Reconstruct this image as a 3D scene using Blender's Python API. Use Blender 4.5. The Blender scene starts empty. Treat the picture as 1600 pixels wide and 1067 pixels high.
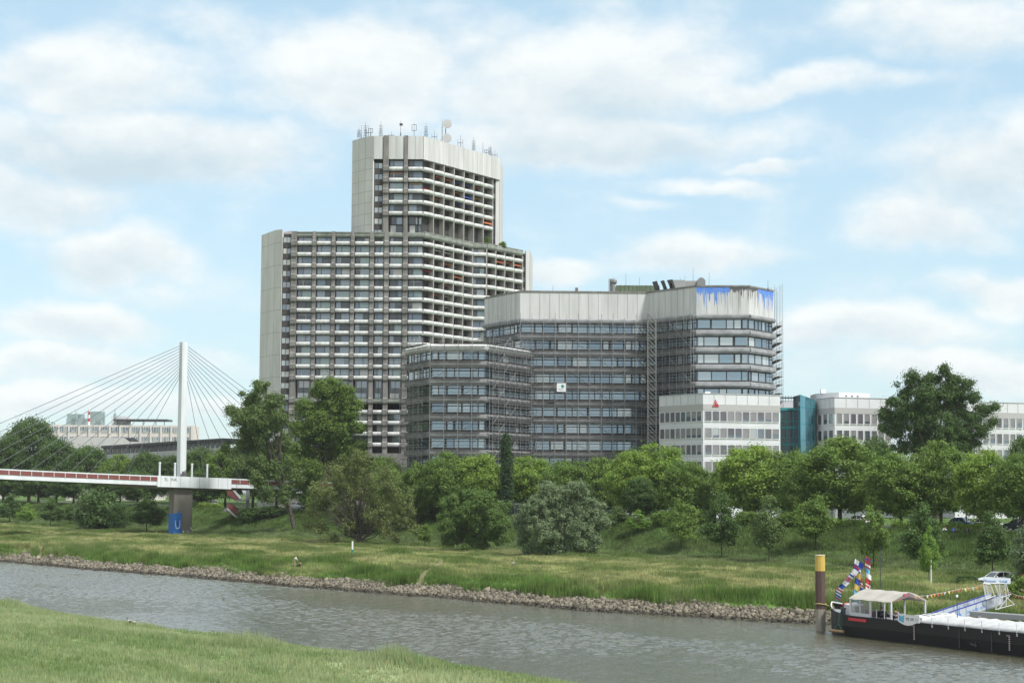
import bpy, bmesh, math, random
import numpy as np
from mathutils import Vector, Matrix, Euler
R = math.radians
SC = bpy.context.scene
COL = SC.collection
# ------------------------------------------------------------------ camera
F = 2800.0                      # focal length in pixels of the 1600 px wide photograph
CAMZ = 15.0
cam = bpy.data.cameras.new('camera'); cam.sensor_width = 36.0; cam.lens = 36.0 * F / 1600.0
cam.clip_start = 1.0; cam.clip_end = 30000.0
camo = bpy.data.objects.new('camera', cam); COL.objects.link(camo); SC.camera = camo
PITCH = math.atan(216.5 / F)
CM = Matrix.Rotation(R(90) + PITCH, 3, 'X') @ Matrix.Rotation(R(0.3), 3, 'Z')
camo.location = (0, 0, CAMZ); camo.rotation_euler = CM.to_euler()
# ------------------------------------------------------------------ sun and sky
SUN_EL, SUN_AZ = 52.0, 128.0     # azimuth clockwise from +Y (the viewing direction): right and behind the camera
sd = Vector((math.sin(R(SUN_AZ)) * math.cos(R(SUN_EL)), math.cos(R(SUN_AZ)) * math.cos(R(SUN_EL)), math.sin(R(SUN_EL))))
sun = bpy.data.lights.new('sun', 'SUN'); sun.energy = 3.0; sun.angle = R(9.0); sun.color = (1.0, 0.975, 0.94)
suno = bpy.data.objects.new('sun', sun); COL.objects.link(suno)
suno.rotation_euler = (-sd).to_track_quat('-Z', 'Y').to_euler(); suno.location = (0, 0, 300)
SC.view_settings.view_transform = 'Standard'; SC.view_settings.look = 'None'
SC.view_settings.exposure = 0.68; SC.view_settings.gamma = 1.0
SC.cycles.max_bounces = 6; SC.cycles.diffuse_bounces = 2; SC.cycles.glossy_bounces = 3
SC.cycles.transparent_max_bounces = 8; SC.cycles.transmission_bounces = 4
SC.cycles.use_adaptive_sampling = True; SC.cycles.caustics_reflective = False; SC.cycles.caustics_refractive = False

def ray(px, py):
    return CM @ Vector(((px - 800.0) / F, -(py - 533.5) / F, -1.0))
def P(px, py, D):               # photograph pixel -> point at distance D along +Y
    r = ray(px, py); return Vector((0, 0, CAMZ)) + r * (D / r.y)
def Z(py, D, px=800): return P(px, py, D).z
def X(px, D, py=600): return P(px, py, D).x

def build_world():
    w = bpy.data.worlds.new('World'); SC.world = w; w.use_nodes = True
    nt = w.node_tree; nt.nodes.clear(); N = nt.nodes.new; L = nt.links.new
    def math_(op, a, b=None, c=None, clamp=False):
        n = N('ShaderNodeMath'); n.operation = op; n.use_clamp = clamp
        for i, v in enumerate((a, b, c)):
            if v is None: continue
            if isinstance(v, (int, float)): n.inputs[i].default_value = v
            else: L(v, n.inputs[i])
        return n.outputs[0]
    def vmath(op, a, b=None):
        n = N('ShaderNodeVectorMath'); n.operation = op
        for i, v in enumerate((a, b)):
            if v is None: continue
            if isinstance(v, (tuple, list, Vector)): n.inputs[i].default_value = tuple(v)
            else: L(v, n.inputs[i])
        return n
    def noise(vec, scale, detail=6, rough=0.55, dist=0.0):
        n = N('ShaderNodeTexNoise'); L(vec, n.inputs['Vector'])
        n.inputs['Scale'].default_value = scale; n.inputs['Detail'].default_value = detail
        n.inputs['Roughness'].default_value = rough; n.inputs['Distortion'].default_value = dist
        return n.outputs['Fac']
    def mixc(f, a, b):
        n = N('ShaderNodeMix'); n.data_type = 'RGBA'
        if isinstance(f, (int, float)): n.inputs[0].default_value = f
        else: L(f, n.inputs[0])
        for i, v in ((6, a), (7, b)):
            if isinstance(v, tuple): n.inputs[i].default_value = v + (1,)
            else: L(v, n.inputs[i])
        return n.outputs[2]
    sky = N('ShaderNodeTexSky'); sky.sky_type = 'NISHITA'; sky.sun_disc = False
    sky.sun_elevation = R(SUN_EL); sky.sun_rotation = R(SUN_AZ); sky.air_density = 1.0; sky.dust_density = 0.6; sky.ozone_density = 1.0
    tc = N('ShaderNodeTexCoord'); d = vmath('NORMALIZE', tc.outputs['Generated']).outputs[0]
    # stretch: clouds near the horizon are flat, so their texture is squeezed vertically
    ds = vmath('MULTIPLY', d, (1, 1, 1.7)).outputs[0]
    warp = N('ShaderNodeTexNoise'); L(ds, warp.inputs['Vector']); warp.inputs['Scale'].default_value = 9.0; warp.inputs['Detail'].default_value = 5
    wv = vmath('SUBTRACT', warp.outputs['Color'], (.5, .5, .5)).outputs[0]
    sc_ = N('ShaderNodeVectorMath'); sc_.operation = 'SCALE'; L(wv, sc_.inputs[0]); sc_.inputs['Scale'].default_value = 0.06
    dw = vmath('ADD', d, sc_.outputs[0]).outputs[0]
    # cloud banks at fixed directions of the sky: (px, py, half width, half height, weight, greyness)
    banks = [(120,120,190,55,.9,.25),(180,225,300,75,1.,.8),(40,300,190,60,.8,.9),(560,120,175,90,1.,.1),(400,55,130,40,.45,.2),
             (165,410,125,52,1.,.5),(110,515,150,36,.95,.35),(230,470,90,25,.4,.4),(100,572,200,24,.75,.3),(60,622,240,28,.9,.15),
             (880,110,250,95,.95,.4),(960,215,250,60,.95,.7),(1250,125,190,24,.75,.2),(1110,300,110,14,.7,.2),(1190,270,80,12,.6,.2),(1020,335,50,12,.4,.2),
             (1450,40,180,46,.8,.3),(1550,270,140,75,.9,.75),(1450,350,130,40,.8,.7),(1570,452,110,34,.95,.25),
             (1350,518,170,30,.9,.3),(880,425,90,26,.8,.2),(1090,408,130,30,.75,.5),(1500,575,170,34,.95,.2),(1280,560,90,30,.5,.3),(700,40,100,40,.35,.2),
             (330,560,90,22,.5,.3),(320,640,100,22,.7,.2)]
    dens = None; grey = None
    for px, py, rx, ry, wgt, g in banks:
        c = ray(px, py).normalized()
        q = vmath('SUBTRACT', dw, c).outputs[0]
        q = vmath('MULTIPLY', q, (F / rx, F / rx, F / ry)).outputs[0]
        ln = vmath('LENGTH', q).outputs['Value']
        m = N('ShaderNodeMapRange'); m.interpolation_type = 'SMOOTHSTEP'; L(ln, m.inputs[0])
        m.inputs[1].default_value = 1.5; m.inputs[2].default_value = 0.25; m.inputs[3].default_value = 0; m.inputs[4].default_value = wgt
        dens = m.outputs[0] if dens is None else math_('MAXIMUM', dens, m.outputs[0])
        sz_ = N('ShaderNodeSeparateXYZ'); L(q, sz_.inputs[0]); under = math_('MULTIPLY_ADD', sz_.outputs['Z'], -.75, .35 + .35 * g, clamp=True)
        gz_ = math_('MULTIPLY', math_('MULTIPLY', m.outputs[0], under), .55 + .6 * g)
        grey = gz_ if grey is None else math_('MAXIMUM', grey, gz_)
    n1 = noise(ds, 16, 10, 0.62)
    n2 = noise(vmath('ADD', ds, (0, 0, 0.025)).outputs[0], 16, 10, 0.62)
    n3 = noise(ds, 4.0, 3, 0.5)
    # away from the photographed part the sky is broken cloud too
    sep = N('ShaderNodeSeparateXYZ'); L(d, sep.inputs[0])
    away = N('ShaderNodeMapRange'); L(sep.outputs['Y'], away.inputs[0]); away.inputs[1].default_value = .92; away.inputs[2].default_value = .8
    gen = math_('MULTIPLY', n3, away.outputs[0])
    gen = math_('MULTIPLY', gen, 1.35)
    base = math_('MAXIMUM', dens, gen)
    v = math_('ADD', base, math_('MULTIPLY', math_('SUBTRACT', n1, .5), 1.5))
    cov = N('ShaderNodeMapRange'); cov.interpolation_type = 'SMOOTHSTEP'; L(v, cov.inputs[0])
    cov.inputs[1].default_value = -.08; cov.inputs[2].default_value = .88
    shade = math_('ADD', math_('MULTIPLY', math_('SUBTRACT', n2, n1), 1.5), math_('MULTIPLY', grey, 1.0), clamp=True)
    shade = math_('ADD', shade, math_('MULTIPLY', math_('SUBTRACT', n3, .5), .35), clamp=True)
    K = 10.0
    white = (0.625 * K, 0.645 * K, 0.64 * K); gry = (0.40 * K, 0.48 * K, 0.525 * K)
    cc = mixc(shade, white, gry)
    skyb = N('ShaderNodeMix'); skyb.data_type = 'RGBA'; skyb.blend_type = 'MULTIPLY'; skyb.inputs[0].default_value = 1
    L(sky.outputs[0], skyb.inputs[6]); skyb.inputs[7].default_value = SKYTINT
    # thin high veil over the blue
    blue = mixc(0.62, skyb.outputs[2], (0.385 * K, 0.54 * K, 0.62 * K))
    out = mixc(math_('MULTIPLY', cov.outputs[0], .93), blue, cc)
    bg = N('ShaderNodeBackground'); L(out, bg.inputs[0]); bg.inputs[1].default_value = 0.1
    wo = N('ShaderNodeOutputWorld'); L(bg.outputs[0], wo.inputs[0])
SKYTINT = (1, 1, 1, 1)
build_world()
# ------------------------------------------------------------------ materials
def mat(name, color, rough=.7, metal=0., var=0., scale=1., color2=None, stretch=(1, 1, 1), bump=0., bscale=None, spec=.5, attr=None, coat=0., alpha=None, rng=(.35,.65)):
    m = bpy.data.materials.new(name); m.use_nodes = True; nt = m.node_tree; b = nt.nodes['Principled BSDF']; N = nt.nodes.new; L = nt.links.new
    b.inputs['Roughness'].default_value = rough; b.inputs['Metallic'].default_value = metal; b.inputs['Specular IOR Level'].default_value = spec
    b.inputs['Base Color'].default_value = tuple(color) + (1,)
    if coat: b.inputs['Coat Weight'].default_value = coat; b.inputs['Coat Roughness'].default_value = .05
    tc = N('ShaderNodeTexCoord'); mp = N('ShaderNodeMapping'); L(tc.outputs['Object'], mp.inputs[0]); mp.inputs['Scale'].default_value = stretch
    if var or color2:
        n = N('ShaderNodeTexNoise'); L(mp.outputs[0], n.inputs['Vector']); n.inputs['Scale'].default_value = scale; n.inputs['Detail'].default_value = 6; n.inputs['Roughness'].default_value = .65
        cr = N('ShaderNodeMapRange'); L(n.outputs['Fac'], cr.inputs[0]); cr.inputs[1].default_value = rng[0]; cr.inputs[2].default_value = rng[1]
        mx = N('ShaderNodeMix'); mx.data_type = 'RGBA'; L(cr.outputs[0], mx.inputs[0])
        c1 = tuple(color); c2 = tuple(color2) if color2 else tuple(c * (1 - var) for c in color)
        mx.inputs[6].default_value = c1 + (1,); mx.inputs[7].default_value = c2 + (1,)
        col = mx.outputs[2]
        if attr:
            at = N('ShaderNodeAttribute'); at.attribute_name = attr
            m2 = N('ShaderNodeMix'); m2.data_type = 'RGBA'; m2.blend_type = 'MULTIPLY'; m2.inputs[0].default_value = 1
            L(col, m2.inputs[6]); L(at.outputs['Color'], m2.inputs[7]); col = m2.outputs[2]
        L(col, b.inputs['Base Color'])
    elif attr:
        at = N('ShaderNodeAttribute'); at.attribute_name = attr; L(at.outputs['Color'], b.inputs['Base Color'])
    if bump:
        n = N('ShaderNodeTexNoise'); L(mp.outputs[0], n.inputs['Vector']); n.inputs['Scale'].default_value = bscale or scale * 3; n.inputs['Detail'].default_value = 5
        bp = N('ShaderNodeBump'); L(n.outputs['Fac'], bp.inputs['Height']); bp.inputs['Strength'].default_value = bump; bp.inputs['Distance'].default_value = .1
        L(bp.outputs[0], b.inputs['Normal'])
    if alpha is not None: b.inputs['Alpha'].default_value = alpha
    return m
def leafmat(name, c1, c2, trans=.36, rough=.55):
    m = bpy.data.materials.new(name); m.use_nodes = True; nt = m.node_tree; nt.nodes.clear(); N = nt.nodes.new; L = nt.links.new
    at = N('ShaderNodeAttribute'); at.attribute_name = 'leaf'
    oi = N('ShaderNodeObjectInfo'); ad = N('ShaderNodeMath'); ad.operation = 'MULTIPLY_ADD'; L(oi.outputs['Random'], ad.inputs[0]); ad.inputs[1].default_value = .3
    L(at.outputs['Fac'], ad.inputs[2])
    mx = N('ShaderNodeMix'); mx.data_type = 'RGBA'; L(ad.outputs[0], mx.inputs[0]); mx.inputs[6].default_value = c1 + (1,); mx.inputs[7].default_value = c2 + (1,)
    b = N('ShaderNodeBsdfPrincipled'); L(mx.outputs[2], b.inputs['Base Color']); b.inputs['Roughness'].default_value = rough; b.inputs['Specular IOR Level'].default_value = .3
    t = N('ShaderNodeBsdfTranslucent'); L(mx.outputs[2], t.inputs[0])
    ms = N('ShaderNodeMixShader'); ms.inputs[0].default_value = trans; L(b.outputs[0], ms.inputs[1]); L(t.outputs[0], ms.inputs[2])
    o = N('ShaderNodeOutputMaterial'); L(ms.outputs[0], o.inputs[0]); return m
M = {}
M['white_panel'] = mat('white_panel', (.575, .57, .56), .6, color2=(.47, .465, .455), scale=.35, stretch=(1, 1, .25), bump=.05)
M['crown_panel'] = mat('crown_panel', (.60, .60, .60), .6, color2=(.46, .46, .455), scale=.5, stretch=(1, 1, .12))
M['paintpale'] = mat('paintpale', (.27, .37, .60), .6); M['palegrime'] = mat('palegrime', (.30, .30, .30), .7); M['seam'] = mat('seam', (.30, .29, .27), .8)
M['parapet'] = mat('parapet', (.66, .67, .66), .6, color2=(.40, .40, .39), scale=.9, stretch=(1, 1, .5), rng=(.4, .75))
M['rawconc'] = mat('rawconc', (.25, .24, .225), .85, color2=(.13, .125, .118), scale=.6, stretch=(1, 1, .25), bump=.15, bscale=3)
M['fin'] = mat('fin', (.42, .40, .37), .85, color2=(.28, .265, .245), scale=.6, stretch=(1, 1, .3))
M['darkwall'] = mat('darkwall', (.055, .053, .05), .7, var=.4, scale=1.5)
M['frame'] = mat('frame', (.03, .03, .032), .5)
M['lframe'] = mat('lframe', (.55, .55, .55), .5)
M['greenconc'] = mat('greenconc', (.28, .30, .265), .85, color2=(.17, .19, .165), scale=.8, stretch=(1, 1, .4))
for i, (c, mtl) in enumerate([((.26, .30, .33), .65), ((.18, .22, .26), .6), ((.40, .43, .43), .4), ((.26, .33, .32), .55), ((.50, .49, .46), .2), ((.09, .10, .11), .4)]):
    M['glass%d' % i] = mat('window_glass', c, .08, mtl, spec=.8)
for i, (c, mtl) in enumerate([((.27, .36, .42), .75), ((.19, .27, .34), .75), ((.38, .46, .50), .7), ((.50, .56, .58), .5)]):
    M['og%d' % i] = mat('office_glass', c, .06, mtl, spec=.8)
M['spandrel'] = mat('spandrel', (.30, .31, .32), .8, color2=(.17, .175, .18), scale=.5, stretch=(1, 1, 1.5), bump=.1)
M['scaf'] = mat('scaf', (.30, .30, .30), .55, .3)
M['plank'] = mat('plank', (.14, .125, .12), .8, var=.4, scale=.7)
M['white'] = mat('white', (.78, .79, .80), .45, var=.08, scale=1.)
M['offwhite'] = mat('offwhite', (.66, .67, .69), .5, color2=(.58, .59, .61), scale=.3)
M['greyband'] = mat('greyband', (.40, .395, .39), .6)
M['steelwhite'] = mat('steelwhite', (.70, .73, .76), .45, color2=(.58, .62, .64), scale=.6, stretch=(1, 1, .2))
M['red'] = mat('red', (.21, .06, .05), .6, color2=(.16, .055, .05), scale=.8)
M['darksteel'] = mat('darksteel', (.05, .055, .06), .5)
M['cable'] = mat('cable', (.10, .11, .12), .5)
M['pierconc'] = mat('pierconc', (.19, .175, .155), .85, color2=(.13, .12, .108), scale=.5, stretch=(1, 1, .2), bump=.1)
M['blue'] = mat('blue', (.015, .15, .48), .6, color2=(.01, .09, .32), scale=1.5)
M['paintblue'] = mat('paintblue', (.05, .19, .66), .6, color2=(.16, .28, .62), scale=1.5)
M['black'] = mat('black', (.007, .007, .009), .45, spec=.35)
M['paintblack'] = mat('paintblack', (.09, .09, .10), .7)
M['teal'] = mat('teal', (.02, .26, .28), .35)
M['tealglass'] = mat('tealglass', (.16, .33, .42), .07, .7, spec=.8); M['tealdark'] = mat('tealdark', (.03, .055, .07), .08, .15, spec=.6)
M['blind'] = mat('blind', (.24, .235, .245), .35, var=.2, scale=.5, spec=.6)
M['blind2'] = mat('blind2', (.13, .13, .15), .25, var=.3, scale=.5, spec=.7)
M['bark'] = mat('bark', (.085, .07, .055), .9, color2=(.04, .034, .028), scale=3, stretch=(1, 1, .3), bump=.4)
M['asphalt'] = mat('asphalt', (.06, .06, .062), .9, var=.3, scale=.8)
M['stone'] = mat('stone', (.22, .198, .152), .9, attr='leaf_col', var=.45, scale=2.5)
M['lead'] = mat('lead', (.22, .23, .23), .6)

# ------------------------------------------------------------------ objects
def tag(o, label=None, cat=None, group=None, kind=None):
    if label: o['label'] = label
    if cat: o['category'] = cat
    if group: o['group'] = group
    if kind: o['kind'] = kind
    return o
def thing(name, label, cat, loc=(0, 0, 0), group=None, rz=0.):
    o = bpy.data.objects.new(name, None); COL.objects.link(o); o.location = loc; o.rotation_euler = (0, 0, rz); o.empty_display_size = .5
    return tag(o, label, cat, group)
def rootloc(o):
    while o.parent: o = o.parent
    return Vector(o.location)
class MB:
    def __init__(s): s.v = []; s.f = []; s.m = []
    def poly(s, pts, m=0):
        n = len(s.v); s.v += [tuple(p) for p in pts]; s.f.append(tuple(range(n, n + len(pts)))); s.m.append(m)
    def loft(s, loops, m=0, caps=True, closed=True):
        n = len(s.v); k = len(loops[0])
        for l in loops: s.v += [tuple(p) for p in l]
        for i in range(len(loops) - 1):
            for j in range(k if closed else k - 1):
                a = n + i * k + j; b = n + i * k + (j + 1) % k
                s.f.append((a, b, b + k, a + k)); s.m.append(m)
        if caps:
            s.f.append(tuple(range(n + k - 1, n - 1, -1))); s.m.append(m)
            e = n + (len(loops) - 1) * k; s.f.append(tuple(range(e, e + k))); s.m.append(m)
    def prism(s, poly, z0, z1, m=0): s.loft([[(p[0], p[1], z0) for p in poly], [(p[0], p[1], z1) for p in poly]], m)
    def box(s, x0, x1, y0, y1, z0, z1, m=0): s.prism([(x0, y0), (x1, y0), (x1, y1), (x0, y1)], z0, z1, m)
    def tube(s, p0, p1, r0, r1=None, n=6, m=0, caps=True):
        p0 = Vector(p0); p1 = Vector(p1); r1 = r0 if r1 is None else r1
        d = (p1 - p0); 
        if d.length < 1e-6: return
        d.normalize(); a = d.orthogonal().normalized(); b = d.cross(a)
        s.loft([[p + a * (r * math.cos(2 * math.pi * i / n)) + b * (r * math.sin(2 * math.pi * i / n)) for i in range(n)] for p, r in ((p0, r0), (p1, r1))], m, caps)
    def path(s, pts, rs, n=6, m=0):
        pts = [Vector(p) for p in pts]; loops = []
        if not isinstance(rs, (list, tuple)): rs = [rs] * len(pts)
        for i, p in enumerate(pts):
            d = (pts[min(i + 1, len(pts) - 1)] - pts[max(i - 1, 0)]).normalized(); a = d.cross(Vector((.13, .97, .21))).normalized(); b = d.cross(a)
            loops.append([p + a * (rs[i] * math.cos(2 * math.pi * j / n)) + b * (rs[i] * math.sin(2 * math.pi * j / n)) for j in range(n)])
        s.loft(loops, m)
    def ball(s, c, r, m=0, n=8, k=5, sz=1.):
        c = Vector(c); loops = []
        for i in range(k + 1):
            t = math.pi * (i + .02) / (k + .04); loops.append([c + Vector((r * math.sin(t) * math.cos(2 * math.pi * j / n), r * math.sin(t) * math.sin(2 * math.pi * j / n), r * sz * math.cos(t))) for j in range(n)])
        s.loft(loops, m)
    def build(s, name, mats, parent=None, origin=None, local=False, smooth=False, kind=None):
        me = bpy.data.meshes.new(name)
        off = Vector((0, 0, 0)) if local else (rootloc(parent) if parent else Vector(origin or (0, 0, 0)))
        v = np.array(s.v, dtype=np.float64).reshape(-1, 3) - np.array(off)
        me.from_pydata(v.tolist(), [], s.f)
        if not isinstance(mats, (list, tuple)): mats = [mats]
        for mm in mats: me.materials.append(M[mm] if isinstance(mm, str) else mm)
        if len(mats) > 1: me.polygons.foreach_set('material_index', s.m)
        if smooth: me.polygons.foreach_set('use_smooth', [True] * len(me.polygons))
        me.update()
        o = bpy.data.objects.new(name, me); COL.objects.link(o)
        if parent: o.parent = parent
        elif origin: o.location = origin
        if kind: o['kind'] = kind
        return o
class Fr:                        # a facade frame: u along, v outward (towards the viewer side), z up
    def __init__(s, p0, p1):
        s.p0 = Vector((p0[0], p0[1])); s.p1 = Vector((p1[0], p1[1])); d = s.p1 - s.p0; s.L = d.length; s.e = d / s.L; s.n = Vector((s.e.y, -s.e.x))
    def pt(s, u, v, z): q = s.p0 + s.e * u + s.n * v; return (q.x, q.y, z)
    def box(s, mb, u0, u1, v0, v1, z0, z1, m=0):
        mb.loft([[s.pt(u0, v0, z), s.pt(u1, v0, z), s.pt(u1, v1, z), s.pt(u0, v1, z)] for z in (z0, z1)], m)
    def prof(s, mb, u0, u1, prof, m=0, bulge=0., n=1):   # profile [(v,z)] extruded along u
        loops = []
        for i in range(n + 1):
            t = i / n; bb = bulge * math.sin(math.pi * t) ** .6 if 0 < t < 1 else 0
            loops.append([s.pt(u0 + (u1 - u0) * t, v + (bb if v > -.1 else 0), z) for v, z in prof])
        mb.loft(loops, m)
class Many:                      # the nearest 100 of a repeated part become objects, the rest one mesh
    def __init__(s, name, mats, parent, limit=100): s.n = name; s.m = mats; s.p = parent; s.l = limit; s.items = []
    def add(s, key, fn): s.items.append((key, len(s.items), fn))
    def finish(s):
        s.items.sort(key=lambda t: (t[0], t[1]))
        for k, _, fn in s.items[:s.l]:
            mb = MB(); fn(mb); mb.build(s.n, s.m, s.p)
        if s.items[s.l:]:
            mb = MB()
            for k, _, fn in s.items[s.l:]: fn(mb)
            mb.build(s.n, s.m, s.p, kind='stuff')
def copy_tree(o, parent=None):
    c = o.copy(); COL.objects.link(c); c.parent = parent
    for ch in list(o.children): copy_tree(ch, c)
    return c
def text(name, s, loc, right, up, size, m, parent, depth=.01):
    cu = bpy.data.curves.new(name, 'FONT'); cu.body = s; cu.size = size; cu.extrude = depth; cu.resolution_u = 2
    t = bpy.data.objects.new(name, cu); COL.objects.link(t)
    me = bpy.data.meshes.new_from_object(t.evaluated_get(bpy.context.evaluated_depsgraph_get())); bpy.data.objects.remove(t)
    right = Vector(right).normalized(); up = Vector(up).normalized(); nn = right.cross(up)
    mx = Matrix((right, up, nn)).transposed().to_4x4(); mx.translation = Vector(loc) - rootloc(parent); me.transform(mx)
    me.materials.clear(); me.materials.append(M[m]); o = bpy.data.objects.new(name, me); COL.objects.link(o); o.parent = parent; return o
# ------------------------------------------------------------------ terrain: s runs along the river, t across it
U2 = Vector((-.639, .769)); N2 = Vector((.769, .639))
def ST(x, y): return x * U2.x + y * U2.y, x * N2.x + y * N2.y
def XY(s, t): return U2.x * s + N2.x * t, U2.y * s + N2.y * t
def onT(px, t):                  # point of the view column px at distance t across the river
    r = ray(px, 780); k = r.x / r.y; D = t / (k * N2.x + N2.y); return k * D, D
S_E = np.array([-3000, 60, 118, 130, 157, 210, 307, 420, 3000.]); T_E = np.array([149, 149, 149, 146, 141, 139, 136, 134, 120.])
S_N = np.array([-3000, 60, 100, 136, 165, 204, 260, 3000.]); T_N = np.array([84, 86, 86.5, 88, 86.5, 90.5, 92, 92.])
TAU = np.array([-2000, -8, -3, 0, .6, 3.2, 6, 11, 20, 40]); ZT = np.array([-2.5, -2.5, -1, -.05, .3, 1.15, 1.9, 2.75, 3.05, 3.2])
def gz_np(x, y, bump=True):
    s = x * U2.x + y * U2.y; t = x * N2.x + y * N2.y
    te = np.interp(s, S_E, T_E) + 0.5 * np.sin(s * .11) + .35 * np.sin(s * .31 + 1); tn = np.interp(s, S_N, T_N) + .5 * np.sin(s * .13) + .3 * np.sin(s * .4)
    z = np.interp(t - te, TAU, ZT)
    dyke = np.interp(t, [190, 197, 201, 213, 216], [0, 0, .25, 4.55, 4.8]); z = z + dyke
    near = np.interp(tn - t, [-6, -2, 0, 1.2, 6, 16, 40], [-2.5, -.8, 0, .45, 1.0, 1.5, 1.9]); z = np.where(t < 115, near, z)
    b = .24 * np.sin(s * .09 + 1.3) * np.sin(t * .21) + .14 * np.sin(s * .045 + t * .35) + .09 * np.sin(s * .23 + t * .17) + .05 * np.sin(s * .61 - t * .5)
    ok = ((t - te > 5) & (t < 212)) | ((t < 115) & (tn - t > 3))
    return np.where(ok, z + b, z)
def gz(x, y): return float(gz_np(np.array([x], dtype=float), np.array([y], dtype=float))[0])
def noise2(x, y, sd=0):          # cheap smooth value noise
    rs = np.random.RandomState(sd); tb = rs.rand(64, 64)
    xi = np.floor(x).astype(int); yi = np.floor(y).astype(int); fx = x - xi; fy = y - yi; fx = fx * fx * (3 - 2 * fx); fy = fy * fy * (3 - 2 * fy)
    g = lambda a, b: tb[a % 64, b % 64]
    return (g(xi, yi) * (1 - fx) + g(xi + 1, yi) * fx) * (1 - fy) + (g(xi, yi + 1) * (1 - fx) + g(xi + 1, yi + 1) * fx) * fy
def fbm(x, y, sd=0): return (noise2(x, y, sd) + .5 * noise2(x * 2.1, y * 2.1, sd + 1) + .25 * noise2(x * 4.3, y * 4.3, sd + 2)) / 1.75
C_DRY = np.array([.345, .36, .17]); C_GRN = np.array([.13, .215, .055]); C_DRK = np.array([.11, .175, .055]); C_SLV = np.array([.18, .235, .115])
def ramp(f, a, b): return a[None, :] * (1 - f[:, None]) + b[None, :] * f[:, None]
PATHS = []
def near_path(x, y, w=.8):
    k = np.zeros(len(x), bool)
    for (ax, ay), (bx, by) in PATHS:
        dx, dy = bx - ax, by - ay; q = np.clip(((x - ax) * dx + (y - ay) * dy) / (dx * dx + dy * dy), 0, 1); k |= np.hypot(x - ax - q * dx, y - ay - q * dy) < w + .3 * np.sin(x * 3)
    return k
for a_, b_ in (((626, 914), (668, 899)), ((668, 899), (712, 884)), ((712, 884), (745, 880)), ((48, 868), (72, 856))):
    pp = []
    for px_, py_ in (a_, b_):
        r_ = ray(px_, py_); q_ = -(CAMZ - 2.0) / r_.z; pp.append((r_.x * q_, r_.y * q_))
    PATHS.append(tuple(pp))
def grass_col(x, y):             # what grows where: lush at the foot of the bank and on the dyke, dry hay on the flat meadow
    s = x * U2.x + y * U2.y; t = x * N2.x + y * N2.y
    te = np.interp(s, S_E, T_E); tau = t - te
    n1 = fbm(s * .05, t * .16, 3); n2 = fbm(s * .25, t * .5, 7)
    dry = np.interp(tau, [2, 6, 10, 16, 30, 45], [.05, .22, .55, .85, .8, .7]) * np.interp(t, [188, 198, 203], [1, .35, 0])
    dry = np.clip(dry + (n1 - .5) * 1.9 + (n2 - .5) * .9, 0, 1)
    c = ramp(dry, C_GRN, C_DRY)
    sv = np.clip(np.interp(t, [184, 196, 201, 206], [0, .55, .8, .2]) + (n1 - .5) * .9, 0, 1) * (t > 184); c = c * (1 - sv[:, None]) + C_SLV[None] * sv[:, None]
    dk = np.clip(np.interp(t, [200, 206, 214], [0, .7, .95]) + (n1 - .5) * .5, 0, 1) * (t > 198); c = c * (1 - dk[:, None]) + C_DRK[None] * dk[:, None]
    n4 = fbm(s * .55, t * .8, 17); c = c * (1 + (n4 - .5) * 1.1)[:, None]
    gr = np.clip((fbm(s * .12, t * .3, 31) - .52) * 6, 0, 1) * (tau > 3) * (t < 200); c = c * (1 - .75 * gr[:, None]) + C_GRN[None] * .85 * .75 * gr[:, None]
    nf = np.clip((fbm(s * .7, t, 18) - .5) * .8 + .45 + (n1 - .5) * 1.4 + (n2 - .5) * .9, 0, 1); cn = ramp(nf, np.array([.21, .29, .12]), np.array([.39, .44, .25]))
    return np.where((t < 115)[:, None], cn, c)
def foreach_mesh(name, v, faces, k, mats, cols=None, attr='leaf_col', smooth=False, matidx=None):
    me = bpy.data.meshes.new(name); me.vertices.add(len(v)); me.vertices.foreach_set('co', np.ascontiguousarray(v, dtype=np.float32).ravel())
    nf = len(faces); me.loops.add(nf * k); me.loops.foreach_set('vertex_index', np.ascontiguousarray(faces, dtype=np.int32).ravel())
    me.polygons.add(nf); me.polygons.foreach_set('loop_start', np.arange(0, nf * k, k, dtype=np.int32)); me.polygons.foreach_set('loop_total', np.full(nf, k, dtype=np.int32))
    if smooth: me.polygons.foreach_set('use_smooth', np.ones(nf, dtype=bool))
    for m in mats: me.materials.append(m)
    me.update(calc_edges=True)
    if cols is not None:
        a = me.attributes.new(attr, 'FLOAT_COLOR', 'POINT'); c = np.ones((len(v), 4), dtype=np.float32); c[:, :3] = cols; a.data.foreach_set('color', c.ravel())
    me.validate(); return me
def link_mesh(name, me, parent=None, loc=None):
    o = bpy.data.objects.new(name, me); COL.objects.link(o)
    if parent: o.parent = parent
    if loc: o.location = loc
    return o
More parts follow.
